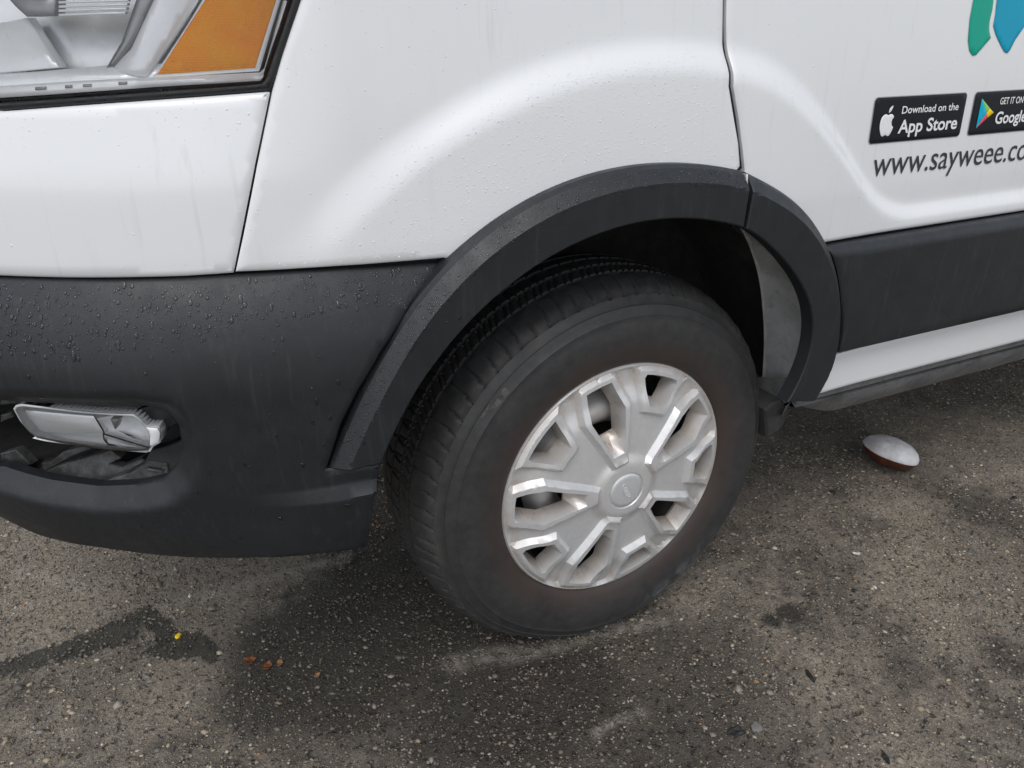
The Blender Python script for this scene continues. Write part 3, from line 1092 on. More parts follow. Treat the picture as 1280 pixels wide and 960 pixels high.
# tyre
SEG = 756
tp = [(0.2130, 0.0050), (0.2165, -0.0010), (0.222, -0.0055), (0.232, -0.0090), (0.246, -0.0118), (0.262, -0.0132), (0.276, -0.0128), (0.288, -0.0108), (0.296, -0.0085),
      (0.2980, -0.0088), (0.2995, -0.0072), (0.306, -0.0040), (0.3125, -0.0004), (0.3140, -0.0010), (0.3155, 0.0010), (0.3205, 0.0048), (0.3255, 0.0095), (0.3268, 0.0095), (0.3282, 0.0122),
      (0.3325, 0.0170), (0.3375, 0.0240), (0.3418, 0.0320), (0.3445, 0.0400), (0.3468, 0.0480), (0.3482, 0.0560), (0.3484, 0.0575), (0.3405, 0.0590), (0.3405, 0.0660), (0.3492, 0.0675),
      (0.3500, 0.0740), (0.3506, 0.0820), (0.3510, 0.0900), (0.3512, 0.0915), (0.3430, 0.0930), (0.3430, 0.1010), (0.3514, 0.1025), (0.3516, 0.115), (0.3514, 0.1275), (0.3430, 0.1290), (0.3430, 0.1370),
      (0.3512, 0.1385), (0.3506, 0.150), (0.3494, 0.1615), (0.3405, 0.1630), (0.3405, 0.170), (0.3482, 0.1720), (0.3455, 0.190), (0.3375, 0.207), (0.320, 0.224), (0.28, 0.238), (0.24, 0.232), (0.213, 0.222)]
rs = np.random.default_rng(3)
notch = np.zeros(SEG, int)
i = 0
while i < SEG:
    notch[i] = 1
    i += int(rs.choice([8, 9, 10, 11]))
notch2 = np.roll(notch, 4)


def tread(i, j, t, r, y):
    d = 0.0
    jj = (0.0006 * math.sin(i * 0.37 + j) if 18 <= j <= 24 else 0)
    if 17 <= j <= 22 and (notch[(i + (j - 17) // 2) % SEG] or notch[(i + 1 + (j - 17) // 2) % SEG] * (j == 20)):
        d = -0.0036 if j < 22 else -0.0018
    if 22 <= j <= 25 and notch[(i + 2) % SEG] and (i // 9) % 3:
        d = -0.0020
    if j in (28, 29, 30, 31, 32) and (notch2[(i + (j - 28)) % SEG] or notch[(i + (j - 28)) % SEG]):
        d = -0.0045
    if j in (35, 36, 37) and (notch[(i - (j - 35)) % SEG] or notch2[i]):
        d = -0.004
    if j in (40, 41, 42) and notch2[i]:
        d = -0.004
    return d + jj


V, F = lathe(tp, SEG, tread)
V = np.array(V)
# weight of the van: flatten the foot and let the sidewall bulge above it
zmin = -WZ + 0.0012
foot = V[:, 2] < zmin
V[foot, 2] = zmin - 0.0015 * np.minimum(1, (zmin - V[foot, 2]) / 0.014)
low = sm(-0.20, -0.315, V[:, 2]) * sm(-0.338, -0.30, V[:, 2] + 0.0) * (np.abs(V[:, 0]) < 0.16)
V[:, 1] -= 0.007 * low * (V[:, 1] < 0.03) * sm(0.16, 0.05, np.abs(V[:, 0]))
tyre = mesh_obj('tyre', V, F, 'tyre_rubber', wheel)
sharp(tyre, 42)

# raised tread-wear bars and moulding marks on the sidewall
V, F = [], []
for t0, t1, r0, r1 in ((133.0, 135.6, 0.3005, 0.3095), (136.6, 140.5, 0.3005, 0.3075), (139.2, 143.8, 0.3085, 0.3115), (20.0, 22.0, 0.3005, 0.3075), (-100, -97, 0.3005, 0.308)):
    s = len(V)
    tt = np.radians(np.linspace(t0, t1, 8))
    for t in tt:
        for r in (r0, r1):
            y = float(np.interp(r, [p[0] for p in tp[:19]], [p[1] for p in tp[:19]])) - 0.0011
            V.append((r * math.cos(t), y, r * math.sin(t)))
    for i in range(7):
        F.append((s + 2 * i, s + 2 * i + 1, s + 2 * i + 3, s + 2 * i + 2))
b = NB('scuffed_rubber')
b.set(Base_Color=b.ramp(b.noise(120, 4, 0.7), [(0.35, (0.03, 0.03, 0.03)), (0.65, (0.115, 0.11, 0.10))]), Roughness=0.7)
tm = mesh_obj('tyre_marks', V, F, 'scuffed_rubber', wheel)
tag(tm, kind='stuff')

# wheel cover -------------------------------------------------------------
RC = 0.2165


def pol(r, deg):
    return (r * math.cos(rad(deg)), r * math.sin(rad(deg)))


def shape(cen, pts, dr=0.0):
    out_ = []
    for i_ in range(len(pts)):
        (r0, a0), (r1, a1_) = pts[i_], pts[(i_ + 1) % len(pts)]
        n_ = 4 if min(r0, r1) > 0.195 else 1      # the rim side follows the rim
        for k_ in range(n_):
            out_.append(pol(r0 + (r1 - r0) * k_ / n_, cen + a0 + (a1_ - a0) * k_ / n_))
    return ccw(out_)


PHI = 33.0
SH = []
for k in range(5):
    cb = PHI + 72 * k
    ca_ = cb + 36
    ridge = shape(cb, [(0.205, -8.8), (0.205, 0), (0.205, 8.8), (0.158, 15.5), (0.060, 11), (0.060, -11), (0.158, -15.5)])
    lip = shape(cb, [(0.198, -6.8), (0.198, 0), (0.198, 6.8), (0.154, 12.0), (0.076, 8.0), (0.076, -8.0), (0.154, -12.0)])
    hol = shape(cb, [(0.185, -4.8), (0.185, 0), (0.185, 4.8), (0.150, 9.0), (0.104, 8.0), (0.104, -8.0), (0.150, -9.0)])
    SH.append((ridge, lip, hol))
    ridge = shape(ca_, [(0.2055, -14), (0.2055, 0), (0.2055, 14), (0.172, 11.5), (0.141, 8.5), (0.141, -8.5), (0.172, -11.5)])
    lip = shape(ca_, [(0.199, -11), (0.199, 0), (0.199, 11), (0.170, 8.8), (0.149, 6.0), (0.149, -6.0), (0.170, -8.8)])
    hol = shape(ca_, [(0.191, -8.8), (0.191, 0), (0.191, 8.8), (0.172, 7.6), (0.1565, 5.0), (0.1565, -5.0), (0.172, -7.6)])
    SH.append((ridge, lip, hol))
RA, RB = 0.0075, 0.0085


def base_h(r):
    """crown of the cover, metres towards the viewer"""
    h = 0.004 + 0.020 * (1 - np.clip(r / RC, 0, 1) ** 2)
    h = h - 0.007 * sm(0.150, 0.185, r) + 0.006 * sm(0.205, 0.213, r)
    # hub: ring around the cap
    h = h + 0.008 * sm(0.068, 0.047, r) - 0.002 * sm(0.0345, 0.0330, r)
    return h


P, E, KIND = [], [], []


def addring(poly, closed=True):
    s = len(P)
    for q_ in poly:
        P.append((float(q_[0]), float(q_[1])))
    for i in range(len(poly)):
        E.append((s + i, s + (i + 1) % len(poly)))


ringc = lambda r, n: np.array([pol(r, 360 * i / n) for i in range(n)])
for r, n in ((RC, 240), (RC - 0.0025, 240), (0.213, 200), (0.068, 90), (0.057, 90), (0.047, 80), (0.0355, 80), (0.0345, 72), (0.0330, 72), (0.0325, 72)):
    addring(ringc(r, n))
for rg, lp, hl in SH:
    oo = inset(ccw(resample(rg, 0.006)), -0.0075)
    rr = np.hypot(oo[:, 0], oo[:, 1])
    oo *= (np.minimum(rr, 0.2115) / rr)[:, None]
    addring(oo)
    addring(ccw(resample(rg, 0.006)))
    addring(ccw(resample(inset(ccw(resample(rg, 0.006)), 0.0012), 0.006)))
    addring(ccw(resample(lp, 0.006)))
    addring(ccw(resample(hl, 0.006)))
LOOPS = np.array([0.5 * (np.array(P[a_]) + np.array(P[c_])) for a_, c_ in E] + P)
g_ = np.arange(-RC, RC, 0.0055)
G = np.stack(np.meshgrid(g_, g_), -1).reshape(-1, 2)
G = G[np.hypot(G[:, 0], G[:, 1]) < 0.21]
G = G[[np.hypot(*(LOOPS - q_).T).min() > 0.0030 for q_ in G]]
for q_ in G:
    P.append((float(q_[0]), float(q_[1])))
vo, eo, fo, ov, oe, of = delaunay_2d_cdt([Vector(p) for p in P], E, [], 0, 1e-6)
V2 = np.array([(v[0], v[1]) for v in vo])
F = np.array([tuple(f) for f in fo if len(f) == 3])
cen = V2[F].mean(1)
ok = np.hypot(cen[:, 0], cen[:, 1]) < RC - 1e-4
for rg, lp, hl in SH:
    ok &= ~inside(cen, hl)
F = F[ok]
used = np.unique(F)
rm = np.full(len(V2), -1)
rm[used] = np.arange(len(used))
F = rm[F]
V2 = V2[used]
r_ = np.hypot(V2[:, 0], V2[:, 1])
H = base_h(r_)
H -= 0.0035 * sm(RC - 0.0024, RC, r_)
dirt = 0.10 + 0.15 * sm(0.15, 0.21, r_) - 0.1 * sm(RC - .006, RC - 0.003, r_)
dirt += 0.30 * sm(0.072, 0.060, r_) * sm(0.044, 0.052, r_)
for rg, lp, hl in SH:
    near = np.hypot(V2[:, 0] - rg[:, 0].mean(), V2[:, 1] - rg[:, 1].mean()) < 0.13
    q_ = V2[near]
    din = inside(q_, rg)
    d_r = segdist(q_, rg) * np.where(din, -1, 1)
    inl = inside(q_, lp)
    d_l = segdist(q_, lp)
    d_h = segdist(q_, hl)
    hr = 0.0095
    up_ = hr * (1 - np.clip(d_r / 0.0075, 0, 1)) * (d_r > 0) + hr * (d_r <= 0) * np.where(d_r < -0.0008, 1.0, 0.93)
    rim = sm(0.2115, 0.2055, r_[near])
    add_ = up_ * np.where(d_r > 0, rim, 1.0)
    tt = np.clip(d_l / np.maximum(d_l + d_h, 1e-6), 0, 1)
    wall = -0.030 * tt ** 0.85
    add_ = np.where(inl & (d_l > 2e-4), add_ + wall, add_)
    H[near] += add_
    dv = np.where(inl & (d_l > 2e-4), 0.65 + 0.35 * tt, 0.0)
    dv = np.maximum(dv, 0.75 * sm(0.013, 0.007, d_r) * sm(0.001, 0.006, d_r) * sm(0.12, 0.20, r_[near]))
    dv = np.maximum(dv, 0.85 * (d_r > 0.005) * sm(0.03, 0.01, d_r) * sm(0.178, 0.2, r_[near]) * sm(0.214, 0.209, r_[near]))
    dirt[near] = np.maximum(dirt[near], dv)
verts = [(x, -h_, z_) for (x, z_), h_ in zip(V2, H)]
faces = [tuple(f) for f in F]
cnt = set()
for f in faces:
    for i in range(3):
        cnt.add((int(f[i]), int(f[(i + 1) % 3])))
bd = [(a, c) for (a, c) in cnt if (c, a) not in cnt]
inn = {}
dirt_l = list(dirt)
for a, c in bd:
    for i in (a, c):
        if i not in inn:
            inn[i] = len(verts)
            v = verts[i]
            onrim = np.hypot(v[0], v[2]) > RC - 0.002
            verts.append((v[0] * 0.999, v[1] + (0.008 if onrim else 0.004), v[2] * 0.999))
            dirt_l.append(1.0 if not onrim else 0.3)
    faces.append((c, a, inn[a], inn[c]))
cover = mesh_obj('wheel_cover', verts, faces, 'silver_wheel_paint', wheel)
sharp(cover, 24)
ca = cover.data.color_attributes.new('dirt', 'FLOAT_COLOR', 'POINT')
dl = np.clip(np.array(dirt_l), 0, 1)
ca.data.foreach_set('color', np.stack([dl, dl, dl, np.ones(len(dl))], -1).ravel().astype(np.float32))

# text ---------------------------------------------------------------------


def text_mesh(body_, shear=0.0, spacing=1.0, bold=0.0):
    cu = bpy.data.curves.new('lettering', 'FONT')
    cu.body = body_
    cu.size = 1.0
    cu.shear = shear
    cu.space_character = spacing
    cu.offset = bold
    cu.resolution_u = 6
    o = bpy.data.objects.new('lettering', cu)
    COL.objects.link(o)
    dg = bpy.context.evaluated_depsgraph_get()
    m = bpy.data.meshes.new_from_object(o.evaluated_get(dg))
    V = np.array([tuple(v.co) for v in m.vertices])[:, :2]
    F = [tuple(p.vertices) for p in m.polygons]
    bpy.data.objects.remove(o)
    bpy.data.curves.remove(cu)
    bpy.data.meshes.remove(m)
    return V, F


# centre cap with its embossed oval badge
hub_y = -float(base_h(np.array(0.02)))
V, F = [], []
n = 64
levels = [(0.0, 0.0012), (0.012, 0.0011), (0.025, 0.0005), (0.0308, -0.0002), (0.0324, -0.0030)]
for r, dh in levels:
    for i in range(n):
        V.append((r * math.cos(2 * math.pi * i / n), hub_y - 0.0016 - dh, r * math.sin(2 * math.pi * i / n)))
for l in range(len(levels) - 1):
    for i in range(n):
        F.append((l * n + i, l * n + (i + 1) % n, (l + 1) * n + (i + 1) % n, (l + 1) * n + i))
cap = mesh_obj('centre_cap', V, F, 'silver_wheel_paint', wheel)
ROT = rad(-62)


def capmap(p, lift):
    c, s = math.cos(ROT), math.sin(ROT)
    return [(x * c - y * s, hub_y - 0.0022 - lift, x * s + y * c) for x, y in p]


V, F = [], []
n = 48
for a_, b_, lift in ((0.0165, 0.0075, 0.0), (0.0162, 0.0072, 0.0008), (0.0148, 0.0060, 0.0008), (0.0145, 0.0057, 0.0)):
    V += capmap([(a_ * math.cos(2 * math.pi * i / n), b_ * math.sin(2 * math.pi * i / n)) for i in range(n)], lift)
for l in range(3):
    for i in range(n):
        F.append((l * n + i, l * n + (i + 1) % n, (l + 1) * n + (i + 1) % n, (l + 1) * n + i))
mesh_obj('cap_emblem_ring', V, F, 'silver_wheel_paint', wheel)
tv, tf = text_mesh('Ford', 0.35)
tv = (tv - (tv.min(0) + tv.max(0)) / 2) * (0.024 / np.ptp(tv[:, 0]))
mesh_obj('cap_emblem_lettering', capmap(tv, 0.0007), [f[::-1] for f in tf], 'lamp_silver', wheel, False)
for o_ in list(wheel.children):
    pass

# ---- headlight
lens_o = pix([(-70, 131), (0, 126.5), (80, 121), (200, 112), (290, 106), (326, 103), (331, 97), (340, 70), (352, 36), (365, -4)], body)
lens_top = np.array([(-0.405, 1.165), (-0.55, 1.16), (-0.80, 1.135), (-1.00, 1.11), (-1.05, 1.02)])
LENS = np.vstack([lens_o, lens_top])
seal_o = pix([(-70, 143.5), (0, 138.5), (80, 132.5), (150, 127.8), (250, 120.5), (338, 113.5), (343.5, 101), (352.5, 72), (364.5, 36), (377.5, -3)], body)
seal_top = np.array([(-0.398, 1.172), (-0.55, 1.168), (-0.80, 1.143), (-1.005, 1.118), (-1.06, 1.02)])
housing = panel('headlight', np.vstack([seal_o, seal_top]), inflate(body, -0.005), 'black_rubber_seal', van, 0.012, 0.002, 0.10, holes=[inset(ccw(resample(LENS, 0.01)), 0.002)])
lens = panel('headlight_lens', LENS, inflate(body, 0.001), 'clear_lens', housing, 0.012, 0.002, 0.004)


def dpt(d):
    return lambda u, z: body(u, z) - d


amb = pix([(195.5, 93.5), (319, 85), (345.5, 0), (357, -40), (283, -42), (256, 0)], dpt(0.009))
panel('amber_reflector', amb, dpt(0.009), 'amber_plastic', housing, 0.01, 0.002, 0.012)
ambb = pix([(190, 97.5), (324, 89), (350.5, 0), (362, -40), (281, -45), (253, 0)], dpt(0.012))
panel('amber_reflector_frame', ambb, dpt(0.0115), 'lamp_chrome', housing, 0.01, 0.002, 0.012)


def bowl_h(u, z):
    return body(u, z) - 0.022 - 0.045 * np.clip(1 - ((u + 0.70) / 0.20) ** 2 - ((z - 1.06) / 0.12) ** 2, 0, 1) ** 0.5


bw = pix([(-90, 100), (0, 94), (60, 93), (140, 86), (158, 60), (170, 20), (182, -45), (-90, -60)], dpt(0.04))
panel('reflector_bowl', bw, bowl_h, 'lamp_chrome', housing, 0.009, 0.002, 0.01)
# facet with its seam, low in the bowl
fa = pix([(-60, 40), (30, 22), (82, 84), (0, 92), (-60, 94)], dpt(0.032))
panel('reflector_facet', fa, lambda u, z: body(u, z) - 0.016 - 0.35 * (z - 0.98), 'lamp_silver', housing, 0.012, 0.0015, 0.012)
fb = pix([(14, -6), (76, -3), (74, 20), (40, 21), (26, 8)], dpt(0.030))
panel('projector_shroud', fb, dpt(0.020), 'lamp_grey', housing, 0.012, 0.0015, 0.02)
for k in range(7):
    y0 = -14 + k * 5.2
    rb_ = pix([(79, y0), (168 - k * 1.2, y0 - 3), (167.5 - k * 1.2, y0 + 0.4), (79, y0 + 3.2)], dpt(0.03))
    panel('reflector_rib', rb_, dpt(0.020), 'lamp_silver', housing, 0.02, 0.0006, 0.008)


def band_h(c0, amp, dep):
    def h(u, z):
        return body(u, z) - dep + amp * np.cos(np.clip((u - c0 - 0.45 * (z - 1.0)) / 0.035, -1, 1) * 1.57)
    return h


b1 = pix([(143, 87), (188, 95), (250, 0), (280, -45), (212, -45), (198, 0), (170, 60)], dpt(0.03))
panel('chrome_trim_band', b1, band_h(-0.62, 0.010, 0.020), 'lamp_silver', housing, 0.007, 0.002, 0.02)
b2 = pix([(139, 85), (150, 83), (172, 52), (196, 0), (206, -45), (186, -45), (176, 0), (158, 52)], dpt(0.035))
panel('dark_trim_slot', b2, dpt(0.018), 'lamp_grey', housing, 0.01, 0.002, 0.01)
b3 = pix([(-80, 113), (0, 107.5), (100, 101), (192, 96.5), (325, 91), (331, 86), (356, 0), (361, 2), (337, 90), (326, 100.5), (200, 108), (90, 116), (0, 122), (-80, 128)], dpt(0.012))
panel('lamp_lower_ledge', b3, lambda u, z: body(u, z) - 0.005 - 0.5 * np.clip(z - 0.985, 0, 0.02), 'lamp_chrome', housing, 0.008, 0.0015, 0.02)
for xa, xb in ((47, 60), (84, 92), (106, 116), (150, 160)):
    tb = pix([(xa, 111.5 - xa * 0.062), (xb, 111.5 - xb * 0.062), (xb, 115 - xb * 0.062), (xa, 115 - xa * 0.062)], dpt(0.008))
    panel('ledge_clip', tb, lambda u, z: body(u, z) - 0.003, 'lamp_grey', housing, 0.02, 0.0005, 0.004)
fl_ = pix([(-80, 118), (100, 106), (200, 100), (215, 78), (150, 80), (60, 88), (-80, 96)], dpt(0.04))
panel('lamp_floor', fl_, lambda u, z: body(u, z) - 0.014 - 0.9 * np.maximum(z - 0.99, 0), 'lamp_silver', housing, 0.012, 0.001, 0.0)
back_ = np.vstack([inset(ccw(resample(LENS, 0.02)), 0.004)])
panel('headlight_back', back_, dpt(0.075), 'lamp_silver', housing, 0.03, 0.002, 0.0)

# ---- fog lamp in the damaged bumper opening
fog_d = lambda k: (lambda u, z: 0.014 - k - 0.15 * np.maximum(0.68 - z, 0) * sm(-0.46, -0.85, u) + 0 * u)
FO = pix([(15, 512), (18, 507.5), (26, 506), (60, 510), (120, 516), (166, 518.5), (176, 525), (183, 533), (198, 534), (201, 540), (200, 554), (190, 560), (187, 566), (150, 564), (120, 560.5), (75, 554), (46, 549), (36, 542), (24, 528)], fog_d(0.0))
fc = FO.mean(0)
fsize = np.ptp(FO[:, 1])


def fog_lens_h(u, z):
    e = ((u - fc[0]) / 0.095) ** 2 + ((z - fc[1]) / 0.04) ** 2
    return fog_d(0.0)(u, z) + 0.006 * np.clip(1 - e, 0, 1)


fogl = panel('fog_lamp', FO, fog_d(0.040), 'black_liner', van, 0.01, 0.002, 0.03)
panel('fog_lens', FO, fog_lens_h, 'clear_lens', fogl, 0.006, 0.003, 0.03)
FI = inset(ccw(resample(FO, 0.006)), 0.0035)
panel('fog_lens_rim', FO, fog_d(0.001), 'lamp_silver', fogl, 0.006, 0.001, 0.03, holes=[FI])
a1 = pix([(24, 511), (118, 520), (131, 541), (50, 541), (38, 537)], fog_d(0.014))
panel('fog_diffuser', a1, fog_d(0.012), 'lamp_silver', fogl, 0.008, 0.0015, 0.012)
a2 = pix([(44, 545.5), (50, 542), (131, 542.5), (186, 559.5), (186, 563.5), (120, 557), (60, 549.5)], fog_d(0.012))
panel('fog_lower_reflector', a2, lambda u, z: fog_d(0.020)(u, z) + 0.7 * np.clip(fc[1] - z - 0.004, 0, 0.02), 'lamp_chrome', fogl, 0.006, 0.0012, 0.014)
a3 = pix([(120, 521), (164, 522), (176, 533), (185, 541), (186, 556), (134, 541)], fog_d(0.02))
panel('fog_reflector_bowl', a3, lambda u, z: fog_d(0.014)(u, z) - 0.02 * np.clip(1 - ((u - a3[:, 0].mean()) / 0.04) ** 2 - ((z - a3[:, 1].mean()) / 0.03) ** 2, 0, 1), 'lamp_chrome', fogl, 0.005, 0.001, 0.01)
a4 = pix([(138, 524), (149, 524.5), (144, 537)], fog_d(0.012))
panel('fog_bulb_shield', a4, fog_d(0.011), 'lamp_grey', fogl, 0.01, 0.0008, 0.012)
for pts_ in ([(116, 519), (117.3, 518.7), (128.5, 537), (130.5, 542.3), (187, 559.6), (187, 560.6), (130, 543.6), (127.6, 538)], [(128, 542), (129, 542), (130, 549), (135, 554.6), (150, 557.6), (150, 558.4), (134.4, 556), (129, 550)]):
    panel('fog_divider', pix(pts_, fog_d(0.006)), fog_d(0.006), 'black_rubber_seal', fogl, 0.01, 0.0002, 0.001)
a5 = pix([(183, 534), (197, 535), (200, 541), (199, 553), (190, 558), (187, 556), (187, 543)], fog_d(-0.001))
panel('fog_side_mount', a5, fog_d(-0.003), 'lamp_silver', fogl, 0.008, 0.0015, 0.02)

# broken plastic behind and below the fog lamp


def rough_h(d, amp, seed, tilt=0.0, z0=0.5):
    def h(u, z):
        return fog_d(d)(u, z) + amp * (fbm(u * 1.0 + 5, z + 3, seed, 60, 3) - 0.5) + tilt * (z0 - z)
    return h


frag = [
    ([(0, 567), (20, 562), (30, 572), (38, 581), (24, 589), (0, 583)], 0.030, 0.016, 0.0),
    ([(22, 584), (40, 578), (62, 578), (74, 568), (100, 563), (108, 566), (84, 574), (66, 584), (44, 592), (28, 594)], 0.045, 0.010, 0.3),
    ([(42, 595), (70, 583), (130, 571), (146, 578), (134, 583), (150, 586), (172, 579), (178, 582), (160, 590), (128, 604), (90, 602), (56, 599)], 0.040, 0.016, 0.55),
    ([(46, 599), (96, 603), (128, 602), (165, 592), (182, 581), (206, 584), (210, 598), (196, 606), (160, 610), (120, 612), (60, 606)], 0.022, 0.010, 0.3),
    ([(175, 592), (186, 566), (206, 561), (226, 553), (229, 570), (224, 590), (206, 604), (190, 606)], 0.032, 0.006, 0.25),
    ([(0, 588), (40, 599), (60, 603), (120, 613), (150, 614), (150, 617), (110, 616), (50, 606), (0, 594)], 0.016, 0.006, 0.0),
    ([(168, 512), (196, 507), (212, 512), (222, 530), (214, 534), (184, 533), (176, 524)], 0.018, 0.006, 0.0),
    ([(0, 519), (14, 516), (16, 522), (0, 528)], 0.05, 0.006, 0.0),
    ([(0, 499), (60, 504), (178, 508), (168, 514), (120, 514), (60, 508), (20, 504.5), (0, 506)], 0.014, 0.004, 0.2),
    ([(180, 588), (184, 586), (203, 589.5), (203, 591)], 0.022, 0.001, 0.0),
]
for i, (pp, d, amp, tilt) in enumerate(frag):
    q = pix(pp, fog_d(d))
    o = panel('broken_bracket', q, rough_h(d, amp * 0.28, 60 + i, tilt, q[:, 1].mean()), 'bracket_plastic' if i not in (6, 4) else 'charcoal_plastic', van, 0.004, 0.0012, 0.012)
    sharp(o, 14)
# dark cavity behind the opening
cv = inset(hole, -0.02)
panel('bumper_cavity', cv, lambda u, z: fog_d(0.12)(u, z), 'black_liner', van, 0.03, 0.002, -0.09)

# ---- printing on the door
DEC = inflate(body, 0.0010)


def decal_poly(name, pts, mat, parent, lift=0.0010, step=0.008):
    return panel(name, pts, inflate(body, lift), mat, parent, step, 0.0001, 0.0)


def decal_text(name, s, x0, x1, z0, mat, parent, lift, capz=None, **kw):
    tv, tf = text_mesh(s, **kw)
    sx = (x1 - x0) / np.ptp(tv[:, 0])
    capt = text_mesh('H')[0][:, 1].max()
    sz = capz / capt if capz else sx
    u = x0 + (tv[:, 0] - tv[:, 0].min()) * sx
    z = z0 + tv[:, 1] * sz
    P = skin(u, z, inflate(body, lift))
    return mesh_obj(name, P, tf, mat, parent, False)


def rrect(x0, z0, x1, z1, r, n=6):
    out = []
    for cx, cz, a0 in ((x1 - r, z0 + r, -90), (x1 - r, z1 - r, 0), (x0 + r, z1 - r, 90), (x0 + r, z0 + r, 180)):
        for i in range(n + 1):
            a = rad(a0 + 90 * i / n)
            out.append((cx + r * math.cos(a), cz + r * math.sin(a)))
    return np.array(out)


bq = pix([(1083, 181), (1197.5, 171), (1096, 122), (1212, 114.4), (1208.5, 169.4)], DEC)
bx0, bx1 = bq[[0, 2], 0].mean(), bq[[1, 3], 0].mean()
bz0, bz1 = bq[[0, 1], 1].mean(), bq[[2, 3], 1].mean()
gx0 = bq[4, 0]
bw_, bh_ = bx1 - bx0, bz1 - bz0
for nm, x0 in (('app_store_badge', bx0), ('play_store_badge', gx0)):
    x1 = x0 + bw_
    bd_ = decal_poly(nm.replace('app_store', 'download').replace('play_store', 'download'), rrect(x0, bz0, x1, bz1, 0.007), 'badge_rim', van, 0.0008)
    decal_poly('badge_field', rrect(x0 + 0.0012, bz0 + 0.0012, x1 - 0.0012, bz1 - 0.0012, 0.006), 'print_black', bd_, 0.0014)
    fx = lambda f: x0 + f * bw_
    fz = lambda f: bz0 + f * bh_
    if x0 == bx0:
        decal_text('badge_small_print', 'Download on the', fx(0.295), fx(0.915), fz(0.62), 'print_white', bd_, 0.0022, 0.155 * bh_, bold=0.012)
        decal_text('badge_large_print', 'App Store', fx(0.285), fx(0.935), fz(0.20), 'print_white', bd_, 0.0022, 0.275 * bh_, bold=0.02)
        ap = catmull([(0.5, 0.70), (0.62, 0.735), (0.76, 0.72), (0.88, 0.63), (0.80, 0.55), (0.78, 0.44), (0.83, 0.33), (0.92, 0.27), (0.86, 0.13), (0.75, 0.0), (0.64, -0.02), (0.5, 0.02),
                      (0.36, -0.02), (0.24, 0.01), (0.10, 0.22), (0.06, 0.44), (0.11, 0.62), (0.24, 0.72), (0.38, 0.735), (0.5, 0.70)], 4)[:-1]
        lf = catmull([(0.50, 0.78), (0.52, 0.90), (0.60, 0.98), (0.72, 1.02), (0.70, 0.91), (0.62, 0.82), (0.50, 0.78)], 4)[:-1]
        ax, az, aw, ah = fx(0.075), fz(0.17), 0.165 * bw_, 0.62 * bh_
        for part_ in (ap, lf):
            decal_poly('fruit_mark', part_ * [aw, ah] + [ax, az], 'print_white', bd_, 0.0022, 0.004)
    else:
        decal_text('badge_small_print', 'GET IT ON', fx(0.315), fx(0.60), fz(0.68), 'print_white', bd_, 0.0022, 0.15 * bh_, bold=0.012)
        decal_text('badge_large_print', 'Google Play', fx(0.30), fx(0.94), fz(0.235), 'print_white', bd_, 0.0022, 0.265 * bh_, bold=0.02)
        T = {'A': (fx(0.085), fz(0.16)), 'B': (fx(0.085), fz(0.84)), 'C': (fx(0.262), fz(0.50)), 'M': (fx(0.178), fz(0.50)), 'P': (fx(0.205), fz(0.605)), 'Q': (fx(0.205), fz(0.395))}
        for nm2, ks in (('play_blue', 'AMB'), ('play_green', 'BMP'), ('play_red', 'AQM'), ('play_yellow', 'MQCP')):
            decal_poly('play_triangle', [T[k] for k in ks], nm2, bd_, 0.0022, 0.006)

uq = pix([(1089.5, 221), (1280, 199), (1092, 200.5)], DEC)
zb_ = float(uq[:2, 1].mean())
tv, tf = text_mesh('www.sayweee.co')
full, _ = text_mesh('www.sayweee.com')
sc = (uq[1, 0] + 0.004 - uq[0, 0]) / np.ptp(tv[:, 0])
decal_text('website_lettering', 'www.sayweee.com', uq[0, 0], uq[0, 0] + sc * np.ptp(full[:, 0]), zb_, 'print_grey', van, 0.0012, sc * 0.70)
g1 = pix([(1219, -14), (1217, 0), (1212.5, 24), (1210.3, 50), (1212, 63), (1216, 69.5), (1220, 69), (1227, 61), (1238.5, 47.5), (1236.5, 38), (1237, 27), (1240.5, 12), (1242, 0), (1243, -14)], DEC)
g1 = np.vstack([g1, [(g1[-1][0] + 0.006, 1.115), (g1[-1][0] - 0.01, 1.13), (g1[0][0] + 0.012, 1.12)]])
decal_poly('leaf_logo', g1, 'print_green', van, 0.0012)
g2 = pix([(1247, -14), (1246.5, 0), (1244.5, 18), (1242, 32), (1245, 43), (1252, 58), (1256, 65), (1259.5, 66.5), (1263, 62), (1269, 50), (1280, 34), (1290, 18)], DEC)
g2 = np.vstack([g2, [(g2[-1][0] + 0.02, 1.10), (g2[-1][0] - 0.01, 1.135), (g2[0][0] + 0.02, 1.13)]])
decal_poly('leaf_logo', g2, 'print_teal', van, 0.0012)

# ---- the rest of the van, mostly outside the picture
YC = 0.96                                       # centre line
mirror = lambda V: [(x, 2 * YC - y, z) for x, y, z in V]
def both_halves(o):
    """a part that runs across the nose: add its far half to the same mesh"""
    m_ = o.data
    vv = [tuple(v.co) for v in m_.vertices]
    ff = [tuple(p.vertices) for p in m_.polygons]
    n_ = len(vv)
    new = bpy.data.meshes.new(o.name)
    new.from_pydata(vv + mirror(vv), [], ff + [tuple(n_ + k_ for k_ in f[::-1]) for f in ff])
    new.polygons.foreach_set('use_smooth', [True] * len(new.polygons))
    for mt_ in m_.materials:
        new.materials.append(mt_)
    o.data = new
    sharp(o, 50)


